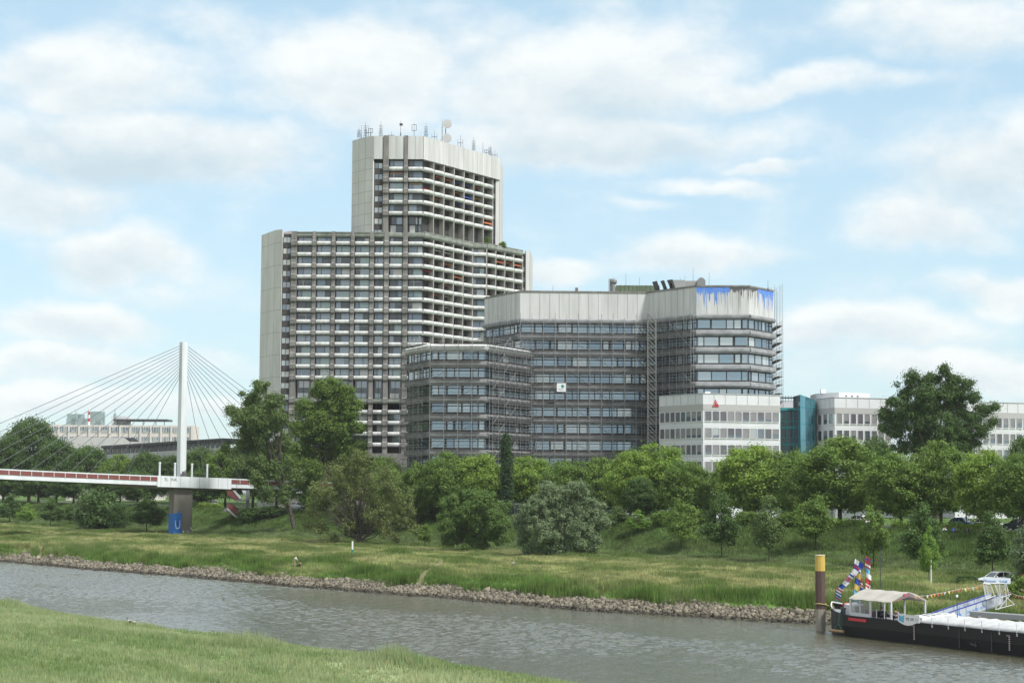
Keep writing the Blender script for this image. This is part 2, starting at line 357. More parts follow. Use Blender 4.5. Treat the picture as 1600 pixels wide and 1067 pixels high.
def build_ground():
    ss = np.concatenate([[-9000, -5000, -2500, -1200, -700, -400, -250, -150], np.arange(-80, 60, 6), np.arange(60, 440, 2.), np.arange(440, 700, 8), [760, 900, 1200, 1800, 3000, 6000, 10000]])
    tt = np.concatenate([[-9000, -4000, -1500, -500, -200, -80], np.arange(-20, 70, 3.), np.arange(70, 84, 1.2), np.arange(84, 96, .6), np.arange(96, 132, 6), np.arange(132, 156, .7), np.arange(156, 196, 1.6), np.arange(196, 220, .9), np.arange(220, 300, 8), [320, 400, 520, 700, 1000, 2000, 4000, 12000]])
    Sg, Tg = np.meshgrid(ss, tt, indexing='ij'); x = U2.x * Sg + N2.x * Tg; y = U2.y * Sg + N2.y * Tg; x = x.ravel(); y = y.ravel()
    z = gz_np(x, y); v = np.stack([x, y, z], 1); a, b = len(ss), len(tt)
    i = np.arange(a - 1)[:, None] * b + np.arange(b - 1)[None]; i = i.ravel(); f = np.stack([i, i + b, i + b + 1, i + 1], 1)
    c = grass_col(x, y) * .9
    t = Tg.ravel(); s = Sg.ravel(); te = np.interp(s, S_E, T_E)
    c[near_path(x, y, .9)] = (.20, .18, .11); mud = (t - te < 3.3) & (t > 115); c[mud] = (.10, .085, .06)
    tn = np.interp(s, S_N, T_N); c[(t > tn - .8) & (t <= 115)] = (.09, .075, .05)
    m = mat('ground', (1, 1, 1), .95, color2=(.62, .66, .55), scale=.8, attr='leaf_col', bump=.6, bscale=2.5, spec=.1)
    me = foreach_mesh('ground', v, f, 4, [m], c, smooth=True); o = link_mesh('ground', me); o['kind'] = 'structure'
build_ground()
def build_water():
    m = bpy.data.materials.new('river_water'); m.use_nodes = True; nt = m.node_tree; b = nt.nodes['Principled BSDF']; N = nt.nodes.new; L = nt.links.new
    b.inputs['Base Color'].default_value = (.085, .082, .052, 1); b.inputs['Roughness'].default_value = .07; b.inputs['IOR'].default_value = 2.0; b.inputs['Specular IOR Level'].default_value = .5
    tc = N('ShaderNodeTexCoord')
    def nz(scale, st, rot, det=3):
        mp = N('ShaderNodeMapping'); L(tc.outputs['Object'], mp.inputs[0]); mp.inputs['Scale'].default_value = st; mp.inputs['Rotation'].default_value = (0, 0, rot)
        n = N('ShaderNodeTexNoise'); L(mp.outputs[0], n.inputs['Vector']); n.inputs['Scale'].default_value = scale; n.inputs['Detail'].default_value = det; return n.outputs['Fac']
    fine = nz(3.2, (1, 1.4, 1), R(20), 4)
    bp = N('ShaderNodeBump'); L(fine, bp.inputs['Height']); bp.inputs['Distance'].default_value = .10; bp.inputs['Strength'].default_value = .8
    L(bp.outputs[0], b.inputs['Normal'])
    # the visible reach of the river is real wavelets; far away it is a flat sheet
    rs = np.random.RandomState(3); sg = np.arange(70, 452, .26); tg = np.arange(82, 152, .26); S_, T_ = np.meshgrid(sg, tg, indexing='ij'); zz = np.zeros_like(S_)
    S2 = S_ + rs.uniform(-.08, .08, S_.shape); T2 = T_ + rs.uniform(-.08, .08, S_.shape)
    for i in range(46):
        lam = rs.uniform(.65, 2.0); an = R(40) + rs.normal(0, .75); k = 6.283 / lam; amp = .0062 * lam
        zz += amp * np.sin(k * (S2 * np.cos(an) + T2 * np.sin(an)) + rs.uniform(0, 6.3) + .8 * np.sin(S2 * .05 * rs.uniform(.5, 2) + T2 * .07))
    pt = fbm(S2 * .022, T2 * .06, 41); zz *= np.interp(pt, [.3, .42, .58, .7], [.3, .6, 1.15, 1.6]) * np.interp(S_, [70, 200, 300], [1, .9, .75])
    edge = np.minimum(np.minimum(S_ - 70, 451.8 - S_), np.minimum(T_ - 82, 151.8 - T_)); zz = zz * np.clip(edge / 3, 0, 1) - .03
    x = U2.x * S2 + N2.x * T2; y = U2.y * S2 + N2.y * T2; a_, b_ = S_.shape
    v = np.stack([x.ravel(), y.ravel(), zz.ravel()], 1); i = (np.arange(a_ - 1)[:, None] * b_ + np.arange(b_ - 1)[None]).ravel(); f = np.stack([i, i + b_, i + b_ + 1, i + 1], 1)
    me = foreach_mesh('river_water', v, f, 4, [m], smooth=True); o = link_mesh('river_water', me); o['kind'] = 'structure'
    me = bpy.data.meshes.new('river_water_sheet'); q = [XY(-3000, 78), XY(3000, 78), XY(3000, 158), XY(-3000, 158)]
    me.from_pydata([(a, c, -.16) for a, c in q], [], [(0, 1, 2, 3)]); me.materials.append(m)
    o = link_mesh('river_water_sheet', me); o['kind'] = 'structure'
build_water()
def view_mask(x, y, z, pad=.02):  # only grow blades the photograph could see
    k = x / np.maximum(y, 1); e = (z - CAMZ) / np.maximum(y, 1); return (y > 60) & (np.abs(k) < .2857 + pad + 8 / np.maximum(y, 1)) & (e > -.140)
def tufts(name, x, y, hgt, wid, blades, seed, colf, lean=.35):
    rs = np.random.RandomState(seed); n = len(x); z = gz_np(x, y)
    X_ = np.repeat(x, blades); Y_ = np.repeat(y, blades); Z_ = np.repeat(z, blades); H = np.repeat(hgt, blades) * rs.uniform(.55, 1.15, n * blades); W = wid * rs.uniform(.6, 1.3, n * blades)
    X_ = X_ + rs.normal(0, .12, n * blades); Y_ = Y_ + rs.normal(0, .12, n * blades); a = rs.uniform(0, 6.283, n * blades); la = rs.uniform(0, 6.283, n * blades); lm = H * lean * rs.uniform(.2, 1, n * blades)
    dx = np.cos(a) * W / 2; dy = np.sin(a) * W / 2; tx = X_ + np.cos(la) * lm; ty = Y_ + np.sin(la) * lm
    v = np.stack([np.stack([X_ - dx, Y_ - dy, Z_ - .03], 1), np.stack([X_ + dx, Y_ + dy, Z_ - .03], 1), np.stack([tx, ty, Z_ + H], 1)], 1).reshape(-1, 3)
    c = np.repeat(colf(x, y), blades, 0) * rs.uniform(.75, 1.3, (n * blades, 1)) * np.array([1, 1, 1.])[None]
    c[:, 0] *= rs.uniform(.85, 1.2, n * blades); c = np.repeat(c, 3, 0)
    f = np.arange(len(v)).reshape(-1, 3); me = foreach_mesh(name, v, f, 3, [GRASSM], c); return me
def grassmat():
    m = bpy.data.materials.new('grass_blades'); m.use_nodes = True; nt = m.node_tree; nt.nodes.clear(); N = nt.nodes.new; L = nt.links.new
    at = N('ShaderNodeAttribute'); at.attribute_name = 'leaf_col'; b = N('ShaderNodeBsdfDiffuse'); L(at.outputs['Color'], b.inputs[0])
    t = N('ShaderNodeBsdfTranslucent'); L(at.outputs['Color'], t.inputs[0]); ms = N('ShaderNodeMixShader'); ms.inputs[0].default_value = .4; L(b.outputs[0], ms.inputs[1]); L(t.outputs[0], ms.inputs[2])
    o = N('ShaderNodeOutputMaterial'); L(ms.outputs[0], o.inputs[0]); return m
GRASSM = grassmat()
def grow_grass():
    rs = np.random.RandomState(5)
    # near bank
    n = 120000; s = rs.uniform(60, 240, n); t = rs.uniform(20, 91.5, n); x = U2.x * s + N2.x * t; y = U2.y * s + N2.y * t; z = gz_np(x, y)
    tn = np.interp(s, S_N, T_N) + .5 * np.sin(s * .13) + .3 * np.sin(s * .4)
    k = view_mask(x, y, z) & (t < tn - .25); x, y, s, t = x[k], y[k], s[k], t[k]
    h = .22 + .75 * np.clip(fbm(s * .22, t * .4, 11) - .25, 0, 1) ** 1.2 + .1 * rs.rand(len(s))
    d1 = np.hypot(x + 21.5, y - 150); d2 = np.hypot(x + 9., y - 134.5); d3 = np.hypot(x + 55, y - 197)
    h = h + 1.0 * np.exp(-(d1 / 2.8) ** 2) + .9 * np.exp(-(d2 / 2.5) ** 2) + .7 * np.exp(-(d3 / 2.) ** 2)
    o = link_mesh('tall_grass', tufts('tall_grass', x, y, h, .065, 6, 1, grass_col)); o['kind'] = 'stuff'
    # far bank, meadow and dyke
    n = 420000; s = rs.uniform(60, 470, n); t = rs.uniform(136, 215, n); x = U2.x * s + N2.x * t; y = U2.y * s + N2.y * t; z = gz_np(x, y)
    te = np.interp(s, S_E, T_E) + 0.5 * np.sin(s * .11) + .35 * np.sin(s * .31 + 1); tau = t - te
    up = 2.7 + 1.9 * (fbm(s * .2, s * 0 + 3.3, 21) - .5) * 2
    k = view_mask(x, y, z) & (tau > up) & ~near_path(x, y, .45); x, y, s, t, tau = x[k], y[k], s[k], t[k], tau[k]
    lush = np.interp(tau, [2, 4, 8, 12, 20], [1, 1, .7, .3, .08]); dk = np.interp(t, [196, 202], [0, .7])
    h = .16 + .25 * fbm(s * .1, t * .3, 12) + 1.5 * np.clip(fbm(s * .5, t * .7, 19) - .6, 0, 1) + .9 * np.clip((fbm(s * .12, t * .3, 31) - .52) * 2, 0, .5) + lush * (1.5 * np.clip(fbm(s * .16, t * .35, 14) - .3, 0, 1) * (1.2 + .9 * (tau < 7))) + dk * .45 * fbm(s * .1, t * .2, 15)
    o = link_mesh('meadow_grass', tufts('meadow_grass', x, y, h, .10, 4, 2, grass_col)); o['kind'] = 'stuff'
grow_grass()
def riprap():
    rs = np.random.RandomState(9); n = 30000; s = rs.uniform(85, 440, n)
    te = np.interp(s, S_E, T_E) + 0.5 * np.sin(s * .11) + .35 * np.sin(s * .31 + 1)
    tau = rs.uniform(-.5, 4.3, n) ; keep = (tau < 3.2 + 1.6 * (fbm(s * .22, s * 0, 4) - .45) * 2); s, te, tau = s[keep], te[keep], tau[keep]; t = te + tau
    x = U2.x * s + N2.x * t; y = U2.y * s + N2.y * t; z = gz_np(x, y); n = len(s)
    base = np.array([[-1, -1, -1], [1, -1, -1], [1, 1, -1], [-1, 1, -1], [-1, -1, 1], [1, -1, 1], [1, 1, 1], [-1, 1, 1]], dtype=float)
    sz = rs.gamma(3.5, .023, n) + .05; v = base[None] * (1 + rs.uniform(-.45, .35, (n, 8, 3))) * sz[:, None, None] * rs.uniform(.7, 1.3, (n, 1, 3))
    q = rs.normal(0, 1, (n, 4)); q /= np.linalg.norm(q, axis=1)[:, None]; w, a, b, c = q.T
    Rm = np.stack([1 - 2 * (b * b + c * c), 2 * (a * b - c * w), 2 * (a * c + b * w), 2 * (a * b + c * w), 1 - 2 * (a * a + c * c), 2 * (b * c - a * w), 2 * (a * c - b * w), 2 * (b * c + a * w), 1 - 2 * (a * a + b * b)], 1).reshape(n, 3, 3)
    v = np.einsum('nij,nkj->nki', Rm, v) + np.stack([x, y, z + sz * .2], 1)[:, None]
    fq = np.array([[0, 3, 2, 1], [4, 5, 6, 7], [0, 1, 5, 4], [1, 2, 6, 5], [2, 3, 7, 6], [3, 0, 4, 7]]); f = (np.arange(n)[:, None, None] * 8 + fq[None]).reshape(-1, 4)
    br = rs.uniform(.45, 1.35, n) * np.where(tau < .35, .3, 1); c = np.repeat(np.stack([br, br * .98, br * .95], 1), 8, 0)
    me = foreach_mesh('riprap_stones', v.reshape(-1, 3), f, 4, [M['stone']], c); o = link_mesh('riprap_stones', me); o['kind'] = 'stuff'
riprap()
# ------------------------------------------------------------------ apartment tower complex
def pxp(px, D, y=450): return (X(px, D, y), D)
def offset(poly, d):             # push an open polyline away from the viewer
    out = []
    for i, p in enumerate(poly):
        a = Vector(poly[max(i - 1, 0)]); b = Vector(poly[min(i + 1, len(poly) - 1)]); e = (b - a).normalized(); n = Vector((e.y, -e.x)); out.append((p[0] - n.x * d, p[1] - n.y * d))
    return out
def build_tower():
    rnd = random.Random(4); D0 = 450.0
    T = thing('apartment_tower', 'tall stepped concrete apartment tower with rows of white curved balconies and a white crown', 'apartment building', (X(600, 460), 460, 8))
    zs = lambda y: Z(y, D0, 620)
    roofL = zs(362.5); roofT = zs(213); crownB = zs(249)
    zlow = [zs(380.7 + 17.48 * k) for k in range(13)]; zmid = zs(626); zbot = [zs(y) for y in (643.7, 660.6, 677.7, 694.6)]; zpod = zs(709)
    ztow = [zs(264 + 17.35 * k) for k in range(5)]; zterr = zs(366.5)
    PAR = zlow[0] - zlow[1]
    # plan points
    A = [pxp(408, 461), pxp(429, 451.5), pxp(440, D0), pxp(454, D0), pxp(661, D0)]
    d738 = pxp(738, 470.5); d760 = pxp(760, 471.5); d816 = pxp(816, 486); d828 = pxp(828, 487)
    Tend = pxp(769, 478.5); Tend2 = pxp(779.5, 481)
    # ---- core walls
    w = MB()
    core = [A[0], A[1], A[2], (A[2][0] + .05, D0 + .4)] + [(X(454, D0), D0 + .4), (X(461, D0), D0 + 1.9)]
    diag = [(X(661, D0) - .6, D0 + 1.9)]
    back1 = offset([pxp(661, D0), d738], 1.9); back2 = offset([d760, d816], 1.9)
    low = core + diag + [back1[1], (d760[0] - .5, d760[1] + 1.9), back2[1], (d828[0] - .6, d828[1] + .6), (d828[0], d828[1] + 16), (d738[0], D0 + 44), (A[0][0], 484)]
    w.prism(low, 6, roofL - .6)
    tw = [(X(573, D0), D0 + 1.6), (X(584, D0), D0 + 1.6), (X(661, D0) - .6, D0 + 1.9)] + offset([pxp(661, D0), Tend], 1.9)[1:] + [(Tend2[0] - .3, Tend2[1] + 1), (Tend2[0], Tend2[1] + 16), (X(551, 456) + .6, 482), (X(551, 456) + .6, 457.5)]
    w.prism(tw, roofL - .7, roofT - .5)
    w.build('wall', 'darkwall', T)
    # ---- white end slabs
    s = MB()
    def slabface(p, q, z0, z1, rows, m=0, th=.5, cols=1, s_=None):
        f = Fr(p, q); f.box(s, 0, f.L, -th, .08, z0, z1, m)
        for r in rows: f.box(s, .02, f.L - .02, -.02, .092, r - .05, r + .05, 1)
        for c in range(1, cols + 1): u = f.L * c / (cols + .0) - (0 if c < cols else .06); f.box(s, u - .05, u + .05, -.02, .096, z0, z1 - .02, 1)
    rows = [zs(380 + 17.48 * 2 * k) for k in range(14)]
    slabface(A[0], A[1], 6, zs(359.5), rows, 0, .5, 2); slabface(A[1], A[2], 6, zs(359.5) + .003, rows)
    slabface((A[0][0] + .5, 484), (A[0][0], 461), 6, zs(359.5) - .01, [])
    s.build('end_slab', ['white_panel', 'seam'], T); s = MB()
    tl0 = pxp(551, 456.5, 240); tl1 = pxp(571.5, 451.2, 240); tl2 = pxp(583, D0 - .2, 240)
    trow = [zs(247 + 17.35 * k) for k in range(8)]
    slabface(tl0, tl1, roofL - 1, roofT, trow, 0, .5, 2); slabface(tl1, tl2, roofL - 1, roofT + .003, trow)
    slabface((tl0[0] + .3, 482), tl0, roofL - 1, roofT - .01, [])
    s.build('end_slab', ['white_panel', 'seam'], T); s = MB()
    q0 = (Tend2[0] - 1.05, Tend2[1] - .8); slabface(q0, (Tend2[0], Tend2[1]), roofL - 8, roofT - .002, [])
    slabface((Tend2[0], Tend2[1]), (Tend2[0] + .8, Tend2[1] + 15), roofL - 8, roofT - .01, [])
    s.build('end_slab', ['white_panel', 'seam'], T); s = MB()
    q1 = (d828[0] - 1.15, d828[1] - .6); slabface(q1, d828, 6, roofL, []); slabface(d828, (d828[0] + .8, d828[1] + 15), 6, roofL - .01, [])
    s.build('end_slab', ['white_panel', 'seam'], T)
    # ---- crown panels of the tower
    c = MB()
    def crown(p, q, n):
        f = Fr(p, q); f.box(c, 0, f.L, -1.5, .25, crownB, roofT)
        for i in range(1, n): u = f.L * i / n; f.box(c, u - .05, u + .05, .2, .262, crownB, roofT - .05, 1)
    crown(pxp(584.5, D0, 230), pxp(598.5, D0, 230), 1); crown(pxp(607, D0, 230), pxp(631, D0, 230), 2); crown(pxp(637, D0, 230), pxp(661, D0, 230), 2)
    crown(pxp(661, D0, 230), Tend2, 16)
    c.build('crown_panel', ['crown_panel', 'seam'], T)
    # ---- pillars and fins
    pil = Many('pillar', 'rawconc', T); fin = Many('fin', 'fin', T); bal = Many('balcony', ['parapet', 'rawconc'], T); win = {}
    WN = Many('window', ['frame', 'glass0', 'glass1', 'glass2', 'glass3', 'glass4', 'glass5', 'lframe'], T); terr = Many('terrace_parapet', 'greenconc', T); awn = Many('awning', ['aw_o'], T)
    def pillar(px0, px1, z0, z1, floors, y=450):
        f = Fr(pxp(px0, D0, y), pxp(px1, D0, y))
        def fn(mb):
            prof = [(-1.9, z0), (.45, z0)]
            for z in sorted(floors):
                if z0 + 1 < z < z1 - .6: prof += [(.5, z - 1.0), (.85, z - .55), (.85, z + .45), (.5, z + .75)]
            prof += [(.45, z1), (-1.9, z1)]
            f.prof(mb, 0, f.L, prof)
        pil.add(0, fn)
    allz = zlow + [zmid] + zbot
    for a, b in ((454.5, 463.3), (487.7, 493.3), (517.7, 523.3), (547.7, 553.3), (577.7, 584), (600, 607.3), (629.3, 636.8)):
        pillar(a, b, 6, roofL, allz)
    for a, b in ((598.5, 607), (631, 637)): pillar(a, b, roofL, roofT + .1, ztow, 300)
    def fins(p, q, n, z0, z1, depth=1.9):
        f = Fr(p, q)
        for i in range(n + 1):
            u = f.L * i / n
            if i == 0 and (q[1] - p[1]) > 2: continue
            fin.add(1, lambda mb, u=u: f.box(mb, u - .16, u + .16, -depth, .08, z0, z1))
    fins(pxp(661, D0), d738, 5, 6, roofL); fins(d738, d760, 1, 6, roofL); fins(d760, d816, 4, 6, roofL)
    fins(pxp(661, D0, 300), Tend, 7, roofL, crownB)
    # ---- bays
    def bay(p, q, floors, kind, top=None, big=None):
        f = Fr(p, q); L_ = f.L; g = .13 if kind == 'diag' else .14
        for k, z in enumerate(floors):
            h = .48
            prof = [(-.25, z - h), (0.02, z - h), (.24, z - .2), (.30, z + .15), (.16, z + h), (-.25, z + h)]
            n = 6 if kind == 'diag' else 4
            def fn(mb, z=z, prof=prof, n=n):
                f.prof(mb, g, L_ - g, prof, 0, .38 if kind == 'diag' else .12, n)
                f.box(mb, .1, L_ - .1, -1.85, -.26, z - .5, z - .28, 1)
            bal.add(p[1], fn)
        return f
    AW = {'o': (.62, .17, .06), 'r': (.38, .04, .04), 'y': (.60, .36, .06), 'b': (.02, .06, .30), 'w': (.62, .60, .56), 'p': (.45, .25, .2), 'br': (.28, .13, .09)}
    M['aw_o'] = mat('awning_orange', AW['o'], .8)
    for k_, v_ in AW.items(): M['aw_' + k_] = mat('awning_cloth', v_, .8)
    awl = []
    def windows(f, zs_, wide, kind, key):
        for z in zs_:
            z0 = z - .2; z1 = z + PAR - .6; L_ = f.L; gi = rnd.choices([1, 2, 3, 4, 5, 6], [5, 5, 2, 4, 1.2, 3])[0]; gj = rnd.choices([1, 2, 6], [3, 3, 3])[0]; sp = rnd.choice((.3, .38, .62)); lf = 7 if rnd.random() < .2 else 0
            v = -1.75 if kind == 'diag' else -.85
            def fn(mb, z0=z0, z1=z1, gi=gi, gj=gj, sp=sp, lf=lf, v=v):
                a = .22; b = L_ - .22; m = a + (b - a) * sp
                f.box(mb, a, b, v - .1, v, z0, z1, gi); f.box(mb, .02, a, v - .9, v + .02, z0, z1, 0) if v > -1 else None; f.box(mb, b, L_ - .02, v - .9, v + .02, z0, z1, 0) if v > -1 else None; 
                f.box(mb, a, m, v, v + .02, z0, z1, gj)
                for u in (a, m, b): f.box(mb, u - .07, u + .07, v + .01, v + .1, z0, z1, lf if u == m else 0)
                f.box(mb, a, b, v + .01, v + .11, z1 - .14, z1 + .05, 0); f.box(mb, a, b, v + .01, v + .09, z1 - .5, z1 - .42, lf)
            WN.add(key, fn)
            r = rnd.random()
            if kind in ('front', 'diag') and r < .22: awl.append((f, z, rnd.choices(['w', 'o', 'y', 'p', 'r', 'br'], [5, 3, 2, 5, 1, 4])[0], rnd.choice((.15, .2, .3)), 0))
    def awning(f, z, c, drop, deep):
        mb = MB(); z1 = z + PAR - .62; d = -.9 + deep
        f.prof(mb, .35, f.L - .35, [(-1.6, z1 - .02), (d, z1 - drop), (d, z1 - drop - .18), (-1.6, z1 - .12)]); o = mb.build('awning', 'aw_' + c, T)
    front = [(463.3, 487.7), (493.3, 517.7), (523.3, 547.7), (553.3, 577.7), (584, 600), (607.3, 629.3), (636.8, 661)]
    ztop = zlow[0] + PAR  # window under the terrace parapet sits above balcony 0
    for i, (a, b) in enumerate(front):
        p, q = pxp(a, D0), pxp(b, D0)
        f = bay(p, q, zlow + zbot, 'front'); windows(f, zlow[0:] + zbot, True, 'front', 0)
        if i > 4: pass
        terr.add(0, lambda mb, f=f: (f.prof(mb, -.1, f.L + .1, [(-.4, zterr - .8), (.1, zterr - .8), (.35, zterr - .4), (.35, zterr + .25), (.1, zterr + .45), (-.4, zterr + .45)]), f.box(mb, .2, f.L - .2, -1.6, -1.3, zterr + .5, zterr + .7)))
        terr.add(.5, lambda mb, f=f: f.prof(mb, -.1, f.L + .1, [(-.4, zmid - .7), (.1, zmid - .7), (.35, zmid - .3), (.35, zmid + .4), (-.4, zmid + .4)]))
        if i < 5: terr.add(1, lambda mb, f=f: (f.box(mb, 0, f.L, -1.8, .5, roofL - .35, roofL - .1), f.box(mb, .0, .25, -1.8, .2, roofL - 1.2, roofL - .36), f.box(mb, f.L - .25, f.L, -1.8, .2, roofL - 1.2, roofL - .36)))
    fd1 = [];
    def split(p, q, n): return [((p[0] + (q[0] - p[0]) * i / n, p[1] + (q[1] - p[1]) * i / n), (p[0] + (q[0] - p[0]) * (i + 1) / n, p[1] + (q[1] - p[1]) * (i + 1) / n)) for i in range(n)]
    for p, q in split(pxp(661, D0), d738, 5) + [(d738, d760)] + split(d760, d816, 4):
        kind = 'diag' if (q[1] - p[1]) > 2 else 'front'
        f = bay(p, q, zlow, kind); windows(f, zlow, True, kind, p[1] - D0); fd1.append(f)
        terr.add(1, lambda mb, f=f: (f.prof(mb, 0, f.L, [(-.4, zterr - .8), (.1, zterr - .8), (.35, zterr - .4), (.35, zterr + .25), (.1, zterr + .45), (-.4, zterr + .45)], 0, .2, 4), f.box(mb, 0, f.L, -1.7, .3, roofL - .1, roofL + .12)))
    ft = []
    for p, q in [(pxp(607, D0, 300), pxp(631, D0, 300)), (pxp(637, D0, 300), pxp(661, D0, 300))] + split(pxp(661, D0, 300), Tend, 7):
        kind = 'diag' if (q[1] - p[1]) > 2 else 'front'
        f = bay(p, q, ztow, kind); ft.append(f); windows(f, ztow, True, kind, p[1] - D0)
        # two storey transfer level: tall dark glazing with pale panels below
        zt0 = zterr + .45; zt1 = ztow[4] - .55; f.box
        def tall(mb, f=f, zt0=zt0, zt1=zt1, r=rnd.random(), r2=rnd.randint(1, 6)):
            f.box(mb, .25, f.L - .25, -1.8, -1.7, zt0, zt1, 6); f.box(mb, .5, f.L * .5, -1.75, -1.62, zt0 + .3, zt0 + 2.2, r2)
            f.box(mb, f.L * .52, f.L - .5, -1.75, -1.64, zt1 - 2.0, zt1 - .4, 3 if r < .5 else 1)
            f.box(mb, .25, f.L - .25, -1.75, -1.55, (zt0 + zt1) / 2 - .15, (zt0 + zt1) / 2 + .15, 0)
            for u in (.28, f.L / 2, f.L - .28): f.box(mb, u - .06, u + .06, -1.75, -1.58, zt0, zt1, 7 if r < .3 else 0)
        WN.add(0, tall)
    # windows of the topmost tower floor are the ones above ztow[0]; the lower double storey
    for i, (a, b) in enumerate(front):
        f = Fr(pxp(a, D0), pxp(b, D0)); zt0 = zmid + .4; zt1 = zlow[12] - .55
        def tall(mb, f=f, r2=rnd.randint(1, 4), r=rnd.random()):
            f.box(mb, .2, f.L - .2, -1.8, -1.7, zt0, zt1, 6); f.box(mb, .5, f.L - .8, -1.75, -1.62, zt0 + .3, zt0 + 1.5, 5 if r < .5 else r2)
            f.box(mb, .8, f.L - .6, -1.75, -1.64, zt1 - 1.9, zt1 - .3, r2)
            for u in (.28, f.L / 2, f.L - .28): f.box(mb, u - .06, u + .06, -1.75, -1.58, zt0, zt1, 0)
        WN.add(0, tall)
        windows(f, [zmid - PAR + .9], True, 'x', 2)
    # window columns
    wc = Many('window_pair', ['darkwall', 'glass2', 'glass0', 'glass1', 'glass4'], T)
    def column(f, zlist):
        for z in zlist:
            ga, gb = rnd.choice((1, 1, 2, 3, 4)), rnd.choice((1, 1, 2, 3, 4))
            def fn(mb, z=z, ga=ga, gb=gb):
                f.box(mb, 0, f.L, -.4, -.2, z - 1.3, z + 1.5, 0); m = f.L / 2
                f.box(mb, .22, m - .08, -.2, -.16, z + .15, z + 1.42, ga); f.box(mb, m + .08, f.L - .22, -.2, -.16, z + .15, z + 1.42, gb)
            wc.add(0, fn)
    column(Fr(pxp(440.3, D0 - .1), pxp(454.3, D0 - .1)), zlow + [zlow[12] - PAR * i for i in range(1, 8)])
    column(Fr(pxp(584.3, D0, 300), pxp(598.3, D0, 300)), ztow + [ztow[4] - PAR, ztow[4] - 2 * PAR])
    column(Fr((Tend[0], Tend[1] + .3), (q0[0], q0[1] + .6)), ztow + [ztow[4] - PAR, ztow[4] - 2 * PAR]); column(Fr((d816[0], d816[1] + .2), (q1[0], q1[1] + .4)), zlow)
    wc.finish()
    # named awnings seen in the photograph
    for f, k, c_, dr, dp in ((ft[0], 1, 'o', .25, .2), (ft[1], 2, 'y', .2, .2), (ft[2], 2, 'r', 1.3, .0), (ft[3], 1, 'o', .25, .3), (ft[4], 1, 'o', .3, .3), (ft[5], 1, 'b', .3, .3), (ft[6], 1, 'b', .4, .3), (ft[6], 2, 'b', .9, .7), (ft[5], 3, 'b', .3, .3), (ft[6], 3, 'b', .3, .3),
                          (ft[8], 4, 'o', .9, 1.1), (fd1[7], 1, 'o', .6, .7), (fd1[9], 1, 'o', .6, .8), (fd1[8], 1, 'o', .3, .3), (fd1[9], 0, 'b', .4, .4), (fd1[2], 1, 'w', .3, .4), (fd1[1], 1, 'w', .2, .4), (fd1[3], 3, 'o', .5, .7), (fd1[0], 3, 'r', .3, .4), (fd1[2], 2, 'o', .4, .4)): awning(f, (ztow if f in ft else zlow)[k], c_, dr, dp)
    for a in awl[:64]: awning(*a)
    for m_ in (pil, fin, bal, WN, terr): m_.finish()
    # podium roofs beside the foot of the tower
    pd = MB(); pd.prism([pxp(560, 440), pxp(640, 440), pxp(640, 455), pxp(560, 455)], 8, zpod); pd.prism([pxp(440, 446), pxp(662, 446), pxp(662, 449.5), pxp(440, 449.5)], 6, zpod - 3)
    pd.build('podium', 'rawconc', T)
    rc = MB(); rc.loft([[(X(448, 455) - 4, 454, roofL - .4), (X(448, 455) + 4, 454, roofL - .4), (X(448, 455) + 4, 462, roofL - .4), (X(448, 455) - 4, 462, roofL - .4)], [(X(448, 455) - .3, 458, roofL + 1.2), (X(448, 455) + .3, 458, roofL + 1.2), (X(448, 455) + .3, 458.4, roofL + 1.2), (X(448, 455) - .3, 458.4, roofL + 1.2)]]); rc.build('roof_cap', 'rawconc', T)
    # small shrubs in the terrace planters are left to the foliage section
    # ---- masts and dishes on the crown
    labs = ['slim whip antenna', 'lattice mast with short crossbars', 'cluster of thin rods', 'square loop antenna', 'thin pole with a box head']
    def on_roof(px):
        if px < 661: return (X(px, D0 + 3, 213), D0 + 3)
        t = (px - 661) / (779 - 661); return (X(661, D0 + 3) + (Tend2[0] - X(661, D0 + 3)) * t, D0 + 3 + (Tend2[1] - D0 - 1) * t)
    pos = [(561, 200, 1), (565, 196, 0), (571, 191, 1), (576, 196, 2), (579, 200, 3), (595, 190, 1), (612, 206, 2), (626, 189, 4), (647, 193, 3), (662, 193, 1), (675, 204, 2), (715, 211, 2), (736, 215, 1), (751, 222, 0), (757, 234, 3), (763, 227, 1), (771, 235, 2)]
    where = ['leftmost on the tower roof', 'second from the left on the tower roof', 'tallest in the left cluster on the tower roof', 'right of the tallest in the left cluster', 'right end of the left cluster', 'alone over the first grey roof stripe', 'lowest, just right of the first grey stripe', 'tall one midway between the grey stripes', 'just right of the second grey stripe', 'left of the weathercock-like mast near the dishes', 'just left of the two dishes', 'first to the right of the dishes', 'second to the right of the dishes', 'third to the right of the dishes', 'fourth to the right of the dishes', 'second from the right roof end', 'rightmost on the tower roof']
    for (px, ty, k), wh in zip(pos, where):
        x, y = on_roof(px); top = Z(ty, y, px); z0 = roofT; H = max(top - z0, 1.5); a = MB(); r = .09
        a.tube((x, y, z0), (x, y, z0 + H), r, .04, 4)
        if k == 1:
            for q in range(7): zz = z0 + H * (.15 + .1 * q); a.box(x - .5, x + .5, y - .04, y + .04, zz, zz + .08)
            a.tube((x + .45, y, z0), (x + .2, y, z0 + H * .55), .05, .05, 4); a.tube((x - .45, y, z0), (x - .2, y, z0 + H * .55), .05, .05, 4)
        if k == 2:
            for q in (-.7, .6): a.tube((x + q, y, z0), (x + q, y, z0 + H * .7), .06, .04, 4)
            a.box(x - .7, x + .6, y - .04, y + .04, z0 + H * .4, z0 + H * .4 + .1)
        if k == 3:
            for q in (-.55, .55): a.box(x + q - .05, x + q + .05, y - .05, y + .05, z0 + H * .5, z0 + H * .9)
            for q in (.5, .9): a.box(x - .55, x + .55, y - .05, y + .05, z0 + H * q, z0 + H * q + .1)
